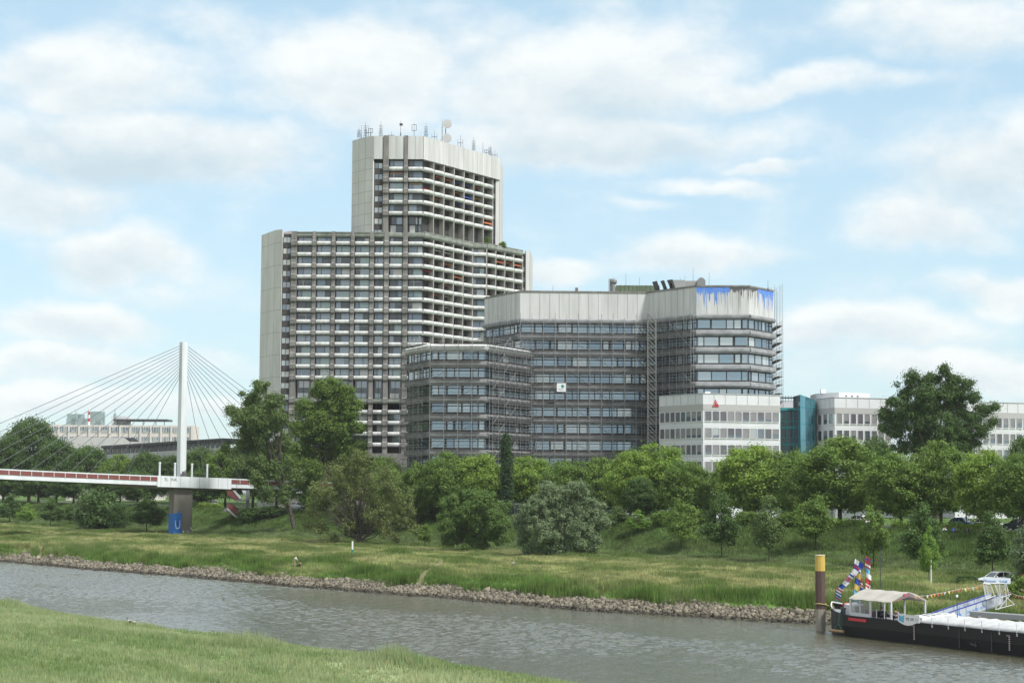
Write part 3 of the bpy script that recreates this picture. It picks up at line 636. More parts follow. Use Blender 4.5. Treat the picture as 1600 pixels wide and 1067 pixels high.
        if k == 4: a.box(x - .3, x + .5, y - .1, y + .1, z0 + H * .72, z0 + H * .85); a.box(x - .12, x + .12, y - .12, y + .12, z0, z0 + H * .3)
        o = a.build('roof_antenna', 'darksteel', origin=(x, y, z0)); tag(o, labs[k] + ', ' + wh, 'antenna', 'antennas on the tower roof')
    x, y = on_roof(690); d = thing('dish_mast', 'lattice mast with two white round dishes on the tower roof', 'dish mast', (x, y, roofT))
    a = MB(); top = Z(189, y, 690)
    a.tube((x - .6, y, roofT), (x - .6, y, top), .10, .06, 4); a.tube((x + .3, y, roofT), (x + .3, y, top - 2), .12, .12, 5); a.tube((x - 1.6, y, roofT), (x + .1, y, roofT + 2.6), .06, .06, 4)
    for q in range(8): zz = roofT + (top - roofT) * (.1 + .1 * q); a.box(x - .9, x - .3, y - .03, y + .03, zz, zz + .07)
    a.build('mast', 'lead', d)
    for cx, cz in ((x + .75, Z(194.5, y, 694)), (x + .7, Z(217, y, 694))):
        b = MB(); loops = []
        for r_, dy in ((.02, .35), (.6, .28), (1.0, .1), (1.15, -.1), (1.15, -.45), (1.05, -.46), (.02, -.5)): loops.append([(cx + r_ * math.cos(i * math.pi / 8), y - .5 + dy, cz + r_ * math.sin(i * math.pi / 8)) for i in range(16)])
        b.loft(loops); b.build('dish', 'white_panel', d)
build_tower()
# ------------------------------------------------------------------ scaffolded office block
def paint_office_glass(mb, f, u0, u1, z0, z1, rnd, W=1.45):
    pass
def build_office():
    rnd = random.Random(11); Dm = 378.0
    O = thing('office_block', 'angular grey office block under renovation with horizontal window bands and a pale panelled top storey', 'office building', (X(930, 390), 392, 8))
    roof = Z(457, Dm, 900); crb = Z(503.5, Dm, 900); FS = 3.545
    pts = [(757, 392.5, 470), (813, Dm, 455), (1011, Dm + 1, 457), (1088, 366, 450), (1170, 365.5, 450), (1208.5, 374.5, 457)]
    PL = [(X(a, d, y), d) for a, d, y in pts]
    zrow = [crb - .35 - FS * k for k in range(14)]      # top of every window band
    low_top = Z(543.5, 359, 720); PW = [(X(a, d, 560), d) for a, d in ((636, 372), (673, 359.5), (760, 359), (829, Dm - .3))]
    k0 = min(range(14), key=lambda k: abs(zrow[k] - (low_top - .9))); low_top = zrow[k0] + .9
    c = MB(); c.prism(offset(PL, 1.2) + [(PL[5][0] - .5, 408), (PL[0][0] + .5, 412)], 6, roof - .3); c.prism(offset(PW, 1.2) + [(PW[3][0], Dm + 8), (PW[0][0] + .5, Dm + 8)], 6, low_top - .2); c.build('wall', 'darkwall', O)
    cr = MB()
    for i in range(5):
        f = Fr(PL[i], PL[i + 1]); n = max(2, round(f.L / 2.02))
        f.box(cr, 0, f.L, -1.6, 0, crb, roof)
        for j in range(1, n): u = f.L * j / n; f.box(cr, u - .045, u + .045, -.05, .02, crb + .1, roof - .02, 1)
        f.prof(cr, -.02, f.L + .02, [(-1.6, crb - .3), (.15, crb - .3), (.5, crb + .0), (.5, crb + .45), (.03, crb + .75), (-1.6, crb + .75)], 3)
        f.box(cr, -.03, f.L + .03, -1.6, .12, roof, roof + .35, 2)
    cr.build('top_storey_panels', ['crown_panel', 'seam', 'rawconc', 'spandrel'], O)
    # spilled paint: blue and black runs down the panels
    for nm, col, spans in (('blue_paint_run', 'paintblue', ((3, .0, .64), (4, .36, 1.0))), ('black_paint_run', 'paintblack', ((3, .64, 1.0), (4, 0., .36)))):
        for fi, a, b in spans:
            p = MB()
            f = Fr(PL[fi], PL[fi + 1]); u = a * f.L; r3 = random.Random(fi * 7 + len(nm)); base = .6
            while u < b * f.L - .02:
                w_ = r3.uniform(.12, .34); base = .7 * base + .3 * r3.uniform(.4, 2.4); ln = base * r3.uniform(.6, 1.3) + (r3.uniform(.8, 3.2) if r3.random() < .22 else 0)
                if col == 'paintblack': ln *= .6
                u2 = min(u + w_, b * f.L); m_ = (u + u2) / 2; vv = .024
                p.poly([f.pt(u, vv, roof - .03), f.pt(u2, vv, roof - .03), f.pt(u2, vv, roof - ln * .7), f.pt(m_ + .03, vv, roof - ln), f.pt(m_ - .03, vv, roof - ln), f.pt(u, vv, roof - ln * .75)])
                u = u2
            p.build(nm, col, O)
    for fi, a, b, nm in ((3, 0, .64, 'paintpale'), (3, .64, 1., 'palegrime'), (4, .36, 1., 'paintpale'), (4, 0, .36, 'palegrime')):
        f = Fr(PL[fi], PL[fi + 1]); p = MB(); r3 = random.Random(fi * 3 + len(nm)); u = a * f.L
        while u < b * f.L - .1:
            w_ = r3.uniform(.06, .3); ln = r3.uniform(1.8, 5.2); u2 = min(u + w_, b * f.L)
            p.poly([f.pt(u, .0215, roof - .3), f.pt(u2, .0215, roof - .3), f.pt(u2 - .02, .0215, roof - ln * .8), f.pt((u + u2) / 2, .0215, roof - ln)]); u = u2 + r3.choice((0, .05, .3, .7))
        p.build('paint_streak', nm, O)
    band = MB(); WN = Many('window', ['frame', 'og0', 'og1', 'og2', 'og3'], O)
    def bands(Pl, rows, z_last, idx, key0=0, dark=()):
        for i in range(len(Pl) - 1):
            f = Fr(Pl[i], Pl[i + 1])
            for k in rows:
                zt = zrow[k]; zb = zt - 1.95
                # rounded concrete spandrel under the window
                f.prof(band, -.12, f.L + .12, [(-1.3, zb - .15), (.0, zb - .2), (.42, zb - .42), (.52, zb - 1.0), (.35, zb - 1.38), (-.3, zb - 1.5), (-1.3, zb - 1.5)])
                f.box(band, 0, f.L, -1.3, -.2, zb - .2, zb, 1)
                n = max(2, round(f.L / 1.62)); seg = f.L / n; j = 0
                while j < n:
                    w_ = 1 if rnd.random() < .45 else 2
                    w_ = min(w_, n - j); g = rnd.choices([1, 2, 3, 4], [5, 4, 2, .7] if i != 3 or idx else [2, 1, 5, 2])[0]; thick = .05 if rnd.random() < .75 else .13
                    def fn(mb, f=f, j=j, w_=w_, g=g, zt=zt, zb=zb, thick=thick, seg=seg):
                        a = seg * j; b = seg * (j + w_)
                        f.box(mb, a, b, -.5, -.36, zb, zt, g)
                        for u in (a + thick, b - thick): f.box(mb, u - thick, u + thick, -.36, -.28, zb, zt, 0)
                        f.box(mb, a + 2 * thick, b - 2 * thick, -.36, -.29, zt - .08, zt, 0); f.box(mb, a + 2 * thick, b - 2 * thick, -.36, -.29, zb, zb + .08 + thick, 0)
                    WN.add((0 if i == 3 else 1) + key0 + k * .1, fn); j += w_
    bands(PL, range(0, 13), 6, 0); bands(PW, range(k0, 13), 6, 1, .2)
    WN.finish(); 
    cols = MB()
    band.build('window_band_spandrel', ['spandrel', 'darkwall'], O)
    tp = MB()
    for i in range(3):
        f = Fr(PW[i], PW[i + 1]); f.prof(tp, -.1, f.L + .1, [(-2, low_top - 1.1), (.1, low_top - 1.1), (.5, low_top - .7), (.55, low_top), (.1, low_top + .3), (-2, low_top + .3)])
    tp.build('low_roof_edge', 'parapet', O)
    # roof plant, all standing on the roof
    def roofbox(name, label, cat, px0, px1, y0, y1, D, m, dep=4):
        o = MB(); z0 = roof - .2; x0, x1 = X(px0, D, y0), X(px1, D, y0); zt = Z(y0, D, px0)
        return o, x0, x1, z0, zt
    D2 = 388
    g = thing('roof_screen', 'long low green louvred screen on the office roof', 'screen', (X(1000, 392), 392, roof)); z1 = Z(446, 392, 1000); mb = MB()
    x0, x1 = X(963, 392, 450), X(1030, 392, 450); mb.box(x0, x1, 392, 397, roof + .8, z1)
    for i in range(11): u = x0 + (x1 - x0) * i / 10; mb.box(u - .08, u + .08, 391.9, 392, roof + .8, z1 + .05)
    M['greenscreen'] = mat('green_screen', (.16, .21, .13), .7, var=.4, scale=.4); mb.build('panel', 'greenscreen', g); mb = MB()
    for i in range(6): u = x0 + (x1 - x0) * i / 5; mb.box(u - .1, u + .1, 393, 393.3, roof - .3, roof + .8)
    mb.box(x0 - .5, x1 + 1, 389, 390, roof - .3, roof + .7); mb.build('base', 'lead', g)
    for i, (a, b, lab) in enumerate(((1019, 1031, 'left'), (1032, 1042, 'middle'), (1042, 1055, 'right'))):
        D = 384 - i * 1.5; x0, x1 = X(a, D, 445), X(b, D, 445); zt = Z(440.5 - i * 1.3, D, a); mb = MB(); zb = roof + .3 + i * .25
        mb.loft([[(x0, D, zt), (x1 - .6, D, zt + .2), (x1 - .6, D + .25, zt + .2), (x0, D + .25, zt)], [(x0 + .9, D - .8, zb), (x1 + .2, D - .8, zb + .2), (x1 + .2, D - .5, zb + .2), (x0 + .9, D - .5, zb)]])
        o = mb.build('solar_panel', 'black', origin=(x0, D, roof)); tag(o, '%s of the three tilted black panels standing on the office roof' % lab, 'panel', 'tilted black roof panels')
        mb = MB(); mb.tube((x0 + .9, D + .5, roof - .2), (x0 + .5, D + .2, zt - .2), .08); mb.tube((x1 - .4, D + .5, roof - .2), (x1 - .7, D + .2, zt - .1), .08); mb.tube((x0 + .9, D - .6, roof - .2), (x0 + .9, D - .6, zb + .1), .08); mb.tube((x1, D - .6, roof - .2), (x1, D - .6, zb + .3), .08); mb.build('stand', 'lead', o)
    v = thing('ventilation_unit', 'long silver roof ventilation unit with a rounded hood at its right end', 'ventilation unit', (X(1080, 376), 376, roof)); mb = MB()
    x0, x1 = X(1055, 377, 445), X(1070, 377, 445); zt = Z(437.5, 377, 1070); mb.loft([[(x0 - .5, 377, zt), (x1, 377, zt), (x1, 381, zt), (x0 - .5, 381, zt)], [(x0 + .4, 376.4, roof - .2), (x1, 376.4, roof - .2), (x1, 381, roof - .2), (x0 + .4, 381, roof - .2)]]); mb.build('cabinet', 'lead', v)
    mb = MB(); x2 = X(1089, 377, 445); mb.box(x1 + .003, x2, 377.3, 380.5, roof - .2, zt - .1)
    for i in range(7): u = x1 + (x2 - x1) * i / 7; mb.box(u, u + .07, 377.2, 377.3, roof, zt - .2)
    mb.build('duct', 'greyband', v); mb = MB(); x3 = X(1102, 377, 445); zh = Z(433.5, 377, 1095)
    mb.loft([[(x2 + .02 + (x3 - x2) * t, yy, roof - .2 + (zh - roof + .2) * math.sin(math.pi * (.25 + .5 * t)) ** .6) for t in (0, .25, .5, .75, 1)] + [(x3, yy, roof - .2), (x2 + .02, yy, roof - .2)] for yy in (376.8, 380.8)]); mb.build('hood', 'lead', v)
    f_ = thing('roof_flue', 'grey double exhaust flue with a cable mast at the left end of the office roof', 'flue', (X(955, 390), 390, roof)); mb = MB()
    mb.tube((X(954, 390, 450), 390, roof - .2), (X(954, 390, 450), 390, Z(436, 390, 954)), .25, .25, 8); mb.tube((X(958, 390, 450), 390, roof - .2), (X(958, 390, 450), 390, Z(441, 390, 954)), .5, .5, 10); mb.ball((X(959, 390, 450), 390, Z(440, 390, 959)), .75, sz=1.); mb.tube((X(951, 390, 450), 390, roof - .2), (X(951, 390, 450), 390, Z(436, 390, 950)), .07, .05, 4); mb.build('pipe', 'lead', f_)
    mb = MB(); x = X(901, 384, 450); mb.box(x - .3, x + .3, 384, 384.6, roof - .2, Z(449.5, 384, 901)); o = mb.build('roof_chimney', 'pierconc', origin=(x, 384, roof)); tag(o, 'tiny brown chimney stub alone on the middle of the office roof', 'chimney')
    for i, (px, h) in enumerate(((864, 1.9), (978, 4.5), (999, 3.6), (1025, 3.2), (1063, 3.6), (1070, 4.), (1083, 4.5), (1108, 3.5), (1200, 2.0))):
        D = 381 if px < 1080 else 370; x = X(px, D, 445); mb = MB(); mb.tube((x, D, roof - .2), (x, D, roof + h), .05, .03, 4); mb.tube((x, D, roof - .2), (x, D, roof + .4), .12, .1, 5)
        o = mb.build('lightning_rod', 'darksteel', origin=(x, D, roof)); tag(o, ['thin rod alone at the left of the office roof', 'tall thin rod rising over the left of the green screen', 'thin rod rising over the middle of the green screen', 'thin rod beside the left black panel', 'thin rod over the silver cabinet', 'thin rod between silver cabinet and duct', 'tall thin rod over the grey duct', 'thin rod right of the rounded hood', 'short rod above the right blue paint'][i], 'lightning rod', 'lightning rods on the office roof')
    # ---- scaffolds
    def scaffold(label, Pl, z1, z0=8., bw=2.55, off=.75, wd=.75, diag=True, thick=.048, lifts=None):
        S = thing('scaffolding', label, 'scaffolding', (Pl[0][0], Pl[0][1] - 1, z0), 'scaffolding on the office block')
        st = Many('standard', 'scaf', S); lg = Many('ledger', 'scaf', S); dk = Many('deck', 'plank', S); br = Many('brace', 'scaf', S)
        lifts = []
        k = 0
        for zr in zrow:
            if z0 + 1 < zr - 2.2 < z1 + 1: lifts.append(zr - 2.25)
            if z0 + 1 < zr - .35 < z1 + 1: lifts.append(zr - .5)
        tops = z1
        for i in range(len(Pl) - 1):
            f = Fr(Pl[i], Pl[i + 1]); n = max(1, round(f.L / bw)); seg = f.L / n
            for j in range(n + 1):
                if j == n and i < len(Pl) - 2: continue
                for v in (off, off + wd):
                    hh = tops + rnd.choice((0, .9, 1.1)); st.add(-hh, lambda mb, f=f, u=seg * j, v=v, hh=hh: mb.tube(f.pt(u, v, z0), f.pt(u, v, hh), thick, thick, 4))
            for q, z in enumerate(lifts):
                full = q % 2 == 0
                lg.add(-z, lambda mb, f=f, z=z: [mb.tube(f.pt(0, off + wd + .06, z + dz), f.pt(f.L, off + wd + .06, z + dz), thick * .8, thick * .8, 4) for dz in (.55, 1.05)])
                dk.add(-z, lambda mb, f=f, z=z: f.box(mb, .02, f.L - .02, off + .06, off + wd - .06, z - .05, z + .06))
                for j in range(n):
                    if diag and (j + q + i) % 4 == 0: up = 1 if (j // 4) % 2 else 0; br.add(-z, lambda mb, f=f, a=seg * (j + up), b=seg * (j + 1 - up), z=z: mb.tube(f.pt(a, off + wd + .1, z), f.pt(b, off + wd + .1, z + 1.85), thick * .8, thick * .8, 4))
        for m_ in (st, lg, dk, br): m_.finish()
        return S
    scaffold('scaffolding wrapped round the low left wing of the office block', PW, low_top + .9)
    scaffold('scaffolding along the middle of the office block, below the pale panels', PL[:3], crb + .8)
    scaffold('scaffolding on the recessed slanting face left of the blue paint', PL[2:4], crb + .8, bw=2.4)
    e0 = (PL[5][0] + .1, PL[5][1]); e1 = (PL[5][0] + .4, 404); scaffold('scaffolding standing edge-on at the far right end of the office block', [e0, e1], roof + .8, off=.5, wd=1.3)
    # stair tower in the re-entrant corner
    S = thing('stair_scaffold', 'zigzag stair tower scaffold in the inner corner of the office block', 'scaffolding', (X(1020, 372), 372, 8)); xa, xb = X(1012, 371, 600), X(1025, 371, 600); fl = MB(); po = MB()
    for x in (xa, xb):
        for y in (370.4, 372): po.tube((x, y, 8), (x, y, roof - 6.5), .06, .06, 4)
    z = 9.; k = 0
    while z < crb + .5:
        a, b = (xb, xa); 
        for yy in (370.6, 371.6):
            fl.tube((xa, yy, z + 1.75), (xb, yy, z), .07, .07, 4); fl.tube((xa, yy, z + 2.7), (xb, yy, z + .95), .045, .045, 4)
        for t in range(7): tt = (t + .5) / 7; fl.box(xa + (xb - xa) * tt - .12, xa + (xb - xa) * tt + .12, 370.65, 371.55, z + 1.75 * (1 - tt) - .03, z + 1.75 * (1 - tt) + .03)
        po.box(xa, xb, 370.35, 370.45, z, z + .07); z += 1.77
    fl.build('flight', 'scaf', S); po.build('frame', 'scaf', S)
    # white hoarding poster
    D = Dm - 2.0; xa, xb = X(870, D, 605), X(884.2, D, 605); za, zb = Z(598.5, D, 877), Z(612, D, 877)
    B = thing('banner', 'square white banner with a teal shield emblem hung on the scaffolding', 'banner', ((xa + xb) / 2, D, zb)); mb = MB(); mb.box(xa, xb, D, D + .06, zb, za); mb.build('sheet', 'white', B)
    sh = MB(); cx = xa + (xb - xa) * .64; cz = zb + (za - zb) * .62; r = (xb - xa) * .16
    sh.loft([[(cx + r * a_, yy, cz + r * b_ * 1.15) for a_, b_ in ((-1, .8), (0, 1), (1, .8), (1, -.1), (.6, -.8), (0, -1.15), (-.6, -.8), (-1, -.1))] for yy in (D - .02, D - .005)]); M['tealp'] = mat('teal_paint', (.03, .25, .2), .6); sh.build('shield_emblem', 'tealp', B)
    ln = MB()
    for i in range(3): ln.box(xa + .3, xa + (xb - xa) * (.8 - .1 * i), D - .012, D - .004, zb + .3 + .14 * i, zb + .35 + .14 * i)
    ln.build('text_line', 'greyband', B)
build_office()
# ------------------------------------------------------------------ white office buildings
def grid_windows(W, T, f, nu, rows, wfrac, h, m0=.0, u0=None, u1=None, key=0, rnd=random):
    u0 = 0 if u0 is None else u0; u1 = f.L if u1 is None else u1; seg = (u1 - u0) / nu
    for z in rows:
        for i in range(nu):
            g = rnd.choices([1, 2, 3, 4], [5, 3, 1, 1])[0]; bl = rnd.choice((0, 0, 0, .25, .45)); c = u0 + seg * (i + .5); hw = seg * wfrac / 2
            def fn(mb, f=f, c=c, hw=hw, z=z, g=g, bl=bl):
                f.box(mb, c - hw, c + hw, -.02, .02, z - h, z, 0)
                f.box(mb, c - hw + .06, c + hw - .06, -.01, .035, z - h + .06 + h * bl, z - .06, g)
                if bl: f.box(mb, c - hw + .06, c + hw - .06, -.01, .03, z - h + .06, z - h + .04 + h * bl, 3)
                f.box(mb, c - hw - .05, c - hw, -.02, .12, z - h - .1, z + .1, 5); f.box(mb, c + hw, c + hw + .05, -.02, .12, z - h - .1, z + .1, 5); f.box(mb, c - hw, c + hw, -.02, .14, z - h - .1, z - h, 5)
            W.add(key, fn)
WMATS = ['frame', 'blind', 'blind2', 'glass1', 'glass2', 'white']
def white_block(name, label, Pl, roof, rows, h, counts, wfrac=.74, seamx=None, back=14, base=8, extra=None):
    rnd = random.Random(hash(label) % 1000 if False else len(label)); T = thing(name, label, 'office building', (Pl[0][0], Pl[0][1], base)); w = MB(); W = Many('window', WMATS, T)
    w.prism([tuple(p) for p in Pl] + [(Pl[-1][0] + .5, Pl[-1][1] + back), (Pl[0][0] + .5, Pl[-1][1] + back)], base - 2, roof)
    for i in range(len(Pl) - 1):
        f = Fr(Pl[i], Pl[i + 1]); f.box(w, 0, f.L, -.1, .06, roof - 3.1, roof - 1.95, 1)
        f.box(w, -.04, f.L + .04, -.3, .1, roof, roof + .12, 2)
        n = max(1, round(f.L / 2.5))
        for j in range(1, n): u = f.L * j / n; f.box(w, u - .03, u + .03, -.02, .064, roof - 3.4, roof - .01, 2)
        for z in rows: f.box(w, 0, f.L, -.02, .012, z + .33, z + .38, 2); f.box(w, 0, f.L, -.02, .012, z - h - .45, z - h - .40, 2)
        if counts[i]: grid_windows(W, T, f, counts[i], rows, wfrac, h, key=i, rnd=rnd, u0=.25, u1=f.L - .25)
    w.build('wall', ['offwhite', 'greyband', 'seam2'], T); W.finish(); return T
M['seam2'] = mat('seam2', (.45, .46, .48), .7)
def build_white():
    Dc = 340.0; roof = Z(615, Dc, 1098); rz = [Z(642.2 + 26.3 * k, Dc, 1098) for k in range(5)]
    c = (X(1098.5, Dc, 640), Dc); l = (X(1030, 352, 640), 352.); r = (X(1219, 346, 640), 346.)
    T = white_block('white_office', 'white panelled office with two rows of square windows and a red triangular roof emblem', [l, c, r], roof, rz, Z(642, Dc) - Z(657.2, Dc), [8, 10], wfrac=.84, back=12)
    # red triangle emblem on the parapet
    f = Fr(c, r); u = X(1119, Dc + 1, 630) - c[0]; zb = Z(635.2, Dc + 1, 1119); s = 1.42; e = MB()
    def tri(cu, cz, s, th, v0, v1):
        a = [(cu - s / 2, cz), (cu + s / 2, cz), (cu, cz + s * .95)]; k = th; ci = (cu, cz + s * .32)
        b = [(ci[0] + (p[0] - ci[0]) * k, ci[1] + (p[1] - ci[1]) * k) for p in a]
        for i in range(3):
            q = [a[i], a[(i + 1) % 3], b[(i + 1) % 3], b[i]]; e.loft([[f.pt(p[0], v, p[1]) for p in q] for v in (v0, v1)])
    tri(u, zb, s, .76, .1, .2); tri(u, zb + .2, s * .42, .5, .1, .21)
    M['logored'] = mat('emblem_red', (.55, .02, .03), .5); e.build('triangle_emblem', 'logored', T)
    bx = MB(); x = X(1106, 342, 612); bx.box(x - .5, x + .5, 342, 343, roof, roof + .5); bx.build('roof_hatch', 'white', T)
    # second block to the right, with a set back storey
    D3 = 352.; roof3 = Z(621, D3, 1304); rz3 = [Z(646.5 + 25.6 * k, D3, 1304) for k in range(4)]
    a0 = (X(1276, 361, 640), 361.); a1 = (X(1304, D3, 640), D3); a2 = (X(1394, 357, 640), 357.); 
    T2 = white_block('white_office', 'white office with a set back roof storey, between teal glass stair and big dark tree', [a0, a1, a2], roof3, rz3, 1.9, [3, 8], back=14)
    s = MB(); x0, x1 = X(1279, 362, 620), X(1357, 364, 620); z1 = Z(614.5, 363, 1320); s.prism([(x0, 365), (X(1311, 359, 620), 359), (x1, 363), (x1, 372), (x0, 372)], roof3 - .2, z1); 
    fs = Fr((X(1311, 359, 620), 359), (x1, 363))
    for uu in (1.6, 3.1, 4.6): fs.box(s, uu, uu + .5, -.02, .03, z1 - .8, z1 - .55, 1)
    s.build('roof_storey', ['offwhite', 'frame'], T2); mb = MB(); x = X(1286.5, 363, 612); mb.box(x - .5, x + .5, 363, 364, z1, z1 + .8); mb.build('roof_hatch', 'white', T2)
    b0 = (X(1490, 352, 640), 352.); b1 = (X(1640, 360, 640), 360.); roof4 = Z(628.5, 354, 1550)
    white_block('white_office', 'white office wing at the right edge, just right of the big dark tree', [b0, b1], roof4, [Z(652.5 + 25 * k, 354, 1560) for k in range(4)], 1.9, [14], back=14)
    # white drum lobby left of the white office, half hidden
    # teal glazed link with stair tower
    G = thing('glass_stair_tower', 'teal glazed link building with a rounded blue glass stair tower', 'glass building', (X(1250, 362), 362, 8)); D4 = 364.
    x0, x1 = X(1219.5, D4, 640), X(1251, D4, 640); zr = Z(637.5, D4, 1235); w = MB(); w.box(x0, x1, D4 + .3, D4 + 10, 6, zr - .2); w.build('core', 'darkwall', G)
    fr = MB(); gl = MB(); zz = zr; k = 0
    fr.box(x0, x1, D4 - .35, D4 + .3, zr - .5, zr + .05); 
    for k in range(8):
        z_ = zr - 1.0 - 3.35 * k; fr.box(x0, x1, D4 - .1, D4 + .3, z_ - 3.2, z_ - 2.75); fr.box(x0, x1, D4 - .05, D4 + .3, z_ - 1.75, z_ - 1.6)
    for i in range(5): u = x0 + (x1 - x0) * (0, .28, .62, .9, 1)[i]; fr.box(u - .09, u + .09, D4 - .15, D4 + .3, 8, zr - .5)
    fr.build('frame', 'teal', G); gl.box(x0, x1, D4 + .1, D4 + .28, 8, zr - .6); gl.build('glazing', 'tealdark', G)
    D5 = 358.; cx, ex = X(1250.5, D5, 640), X(1277, D5, 640); n = 9; rr = (ex - cx); arc = [(cx + rr * math.sin(i / n * math.pi / 2) * 1.0, D5 + rr * .8 * (1 - math.cos(i / n * math.pi / 2))) for i in range(n + 1)]
    zt = Z(616.5, D5, 1260); t = MB(); lo = []
    pts_ = arc + [(ex, D5 + 9), (cx, D5 + 9)]
    t.loft([[(p[0], p[1], 6) for p in pts_], [(p[0], p[1], zt - 1.1 * max(0, (p[0] - cx)) / rr) for p in pts_]]); t.build('stair_glass', 'tealglass', G)
    m_ = MB()
    for i in range(n + 1):
        if i % 2 == 0 or i == n: m_.tube((arc[i][0], arc[i][1] - .05, 8), (arc[i][0], arc[i][1] - .05, zt - 1.1 * (arc[i][0] - cx) / rr), .07, .07, 4)
    for k in range(9):
        z_ = zt - 2.5 - 3.3 * k
        for i in range(n): m_.tube((arc[i][0], arc[i][1] - .05, z_), (arc[i + 1][0], arc[i + 1][1] - .05, z_), .06, .06, 4)
    m_.build('mullion', 'teal', G)
    L_ = thing('office_annex', 'low white block with a dark roof rail behind the teal glass link', 'building', (X(1245, 372), 376, 8)); a = MB(); a.box(X(1219, 376, 640), X(1249, 376, 640), 376, 386, 6, Z(626, 376, 1240)); a.build('wall', 'offwhite', L_)
    a = MB(); zt = Z(620.5, 376, 1240); a.box(X(1217, 376, 640), X(1251, 376, 640), 375.8, 376.1, zt - .3, zt)
    for i in range(8): u = X(1219 + 4.3 * i, 376, 640); a.box(u - .04, u + .04, 375.85, 376.05, Z(626, 376, 1240), zt + .3)
    a.build('roof_rail', 'darksteel', L_)
build_white()
# ------------------------------------------------------------------ far buildings on the left
def build_left():
    D = 680.; T = thing('distant_office', 'long pale office slab with two window rows seen behind the bridge cables', 'office building', (X(175, D), D, 8)); roof = Z(664, D, 170)
    M['pale'] = mat('pale_facade', (.66, .60, .58), .7, color2=(.58, .53, .52), scale=.3); M['glz'] = mat('roof_glass', (.30, .38, .38), .3, .3)
    x0, x1 = X(60, D, 670), X(300, D, 670); w = MB(); w.box(x0, x1, D, D + 16, 6, roof); 
    f = Fr((x0, D), (x1, D)); n = 15; seg = f.L / n
    for i in range(n + 1): f.box(w, seg * i - .35, seg * i + .35, -.1, .5, 6, roof)
    w.build('wall', 'pale', T); W = Many('window', ['frame', 'glass0', 'glass1', 'glass2', 'glass3', 'white'], T); rnd = random.Random(3)
    grid_windows(W, T, f, n * 4, [roof - .7, roof - 4.4, roof - 8.1], .8, 2.0, rnd=rnd); W.finish()
    r = MB(); r.box(X(105, D + 4), X(150, D + 4), D + 4, D + 12, roof, Z(653, D, 120)); r.box(X(106, D + 5), X(127, D + 5), D + 5, D + 12, roof, Z(646, D, 120)); r.box(X(138, D + 5), X(160, D + 5), D + 5, D + 11, roof, Z(642, D, 150)); r.build('roof_plant', 'glz', T)
    r = MB(); zz = Z(656, D, 220); r.box(X(178, D + 2), X(263, D + 2), D + 2, D + 12, zz - .3, zz + .4); 
    for px in (185, 205, 225, 245, 258): r.tube((X(px, D + 3), D + 3, roof), (X(px, D + 3), D + 3, zz), .15)
    r.build('roof_canopy', 'darksteel', T); r = MB(); r.box(X(175, D + 6), X(200, D + 6), D + 6, D + 12, roof, Z(649, D, 190)); r.build('roof_box', 'offwhite', T)
    a = MB(); x = X(138.5, D); z = roof + 1
    o = thing('striped_mast', 'red and white banded mast on the roof behind the bridge cables', 'mast', (x, D + 2, roof))
    for k in range(5): q = MB(); q.tube((x, D + 2, roof + k * 1.3), (x, D + 2, roof + (k + 1) * 1.3), .5 - .05 * k, .45 - .05 * k, 6); q.build('band', 'logored' if k % 2 else 'white', o)
    for i, (px, y, lab) in enumerate(((117, 641, 'left'), (160.5, 640, 'middle'), (178, 638, 'right'))):
        q = MB(); x = X(px, D); q.tube((x, D + 3, roof), (x, D + 3, Z(y, D, px)), .3, .1, 5); q.tube((x, D + 3, roof + 2), (x, D + 3, roof + 4.4), .7, .6, 6); tag(q.build('distant_antenna', 'glz', origin=(x, D + 3, roof)), '%s of the three stubby grey antennas on the far pale office roof' % lab, 'antenna', 'antennas on the far office roof')
    # sports halls with low curved white roofs
    D = 560.; H = thing('sports_hall', 'low hall with a pale sloping roof below the far office slab', 'hall', (X(170, D), D, 8)); a = MB()
    z0 = Z(682.5, D, 150); z1 = Z(692, D, 110); a.loft([[(X(104, D), D, z1 - 3), (X(104, D), D, Z(686, D, 104)), (X(120, D), D, z0), (X(206, D), D, Z(684.5, D, 206)), (X(236, D), D, z1), (X(236, D), D, z1 - 3)]] + [[(X(104, D + 30), D + 30, z1 - 3), (X(104, D + 30), D + 30, z1), (X(120, D + 30), D + 30, z0), (X(206, D + 30), D + 30, z0), (X(236, D + 30), D + 30, z1), (X(236, D + 30), D + 30, z1 - 3)]]); a.build('roof', 'white_panel', H)
    a = MB(); a.box(X(106, D), X(234, D), D + 1, D + 29, 6, z1 - 3); a.build('wall', 'pale', H)
    D = 520.; H = thing('long_hall', 'long low white hall with a dark flat roof edge behind the pylon', 'hall', (X(260, D), D, 8)); zl, zr = Z(696.5, D, 165), Z(684.5, D - 20, 350)
    xl, xr = X(163, D), X(352, D - 20); a = MB(); f = Fr((xl, D), (xr, D - 20))
    for m_, v0, v1, dz0, dz1, nm in (('darksteel', -20, .8, -.75, 0, 'roof'), ('white_panel', -18, 0, -9, -2.6, 'wall')):
        a = MB(); a.loft([[f.pt(u, v, z + dz) for v in (v0, v1)] + [f.pt(u, v1, z + dz2) for dz2 in ()] for u, z in ((0, zl), (f.L, zr)) for dz in ()] or [[f.pt(0, v0, zl + dz0), f.pt(0, v1, zl + dz0), f.pt(0, v1, zl + dz1), f.pt(0, v0, zl + dz1)], [f.pt(f.L, v0, zr + dz0), f.pt(f.L, v1, zr + dz0), f.pt(f.L, v1, zr + dz1), f.pt(f.L, v0, zr + dz1)]]); a.build(nm, m_, H)
    a = MB()
    n = 26
    for i in range(n):
        u0 = f.L * i / n + .15; u1 = f.L * (i + 1) / n - .25; z_ = zl + (zr - zl) * i / n; f.box(a, u0, u1, -.5, -.1, z_ - 2.6, z_ - .75, 0)
    a.build('window_strip', 'blind2', H)
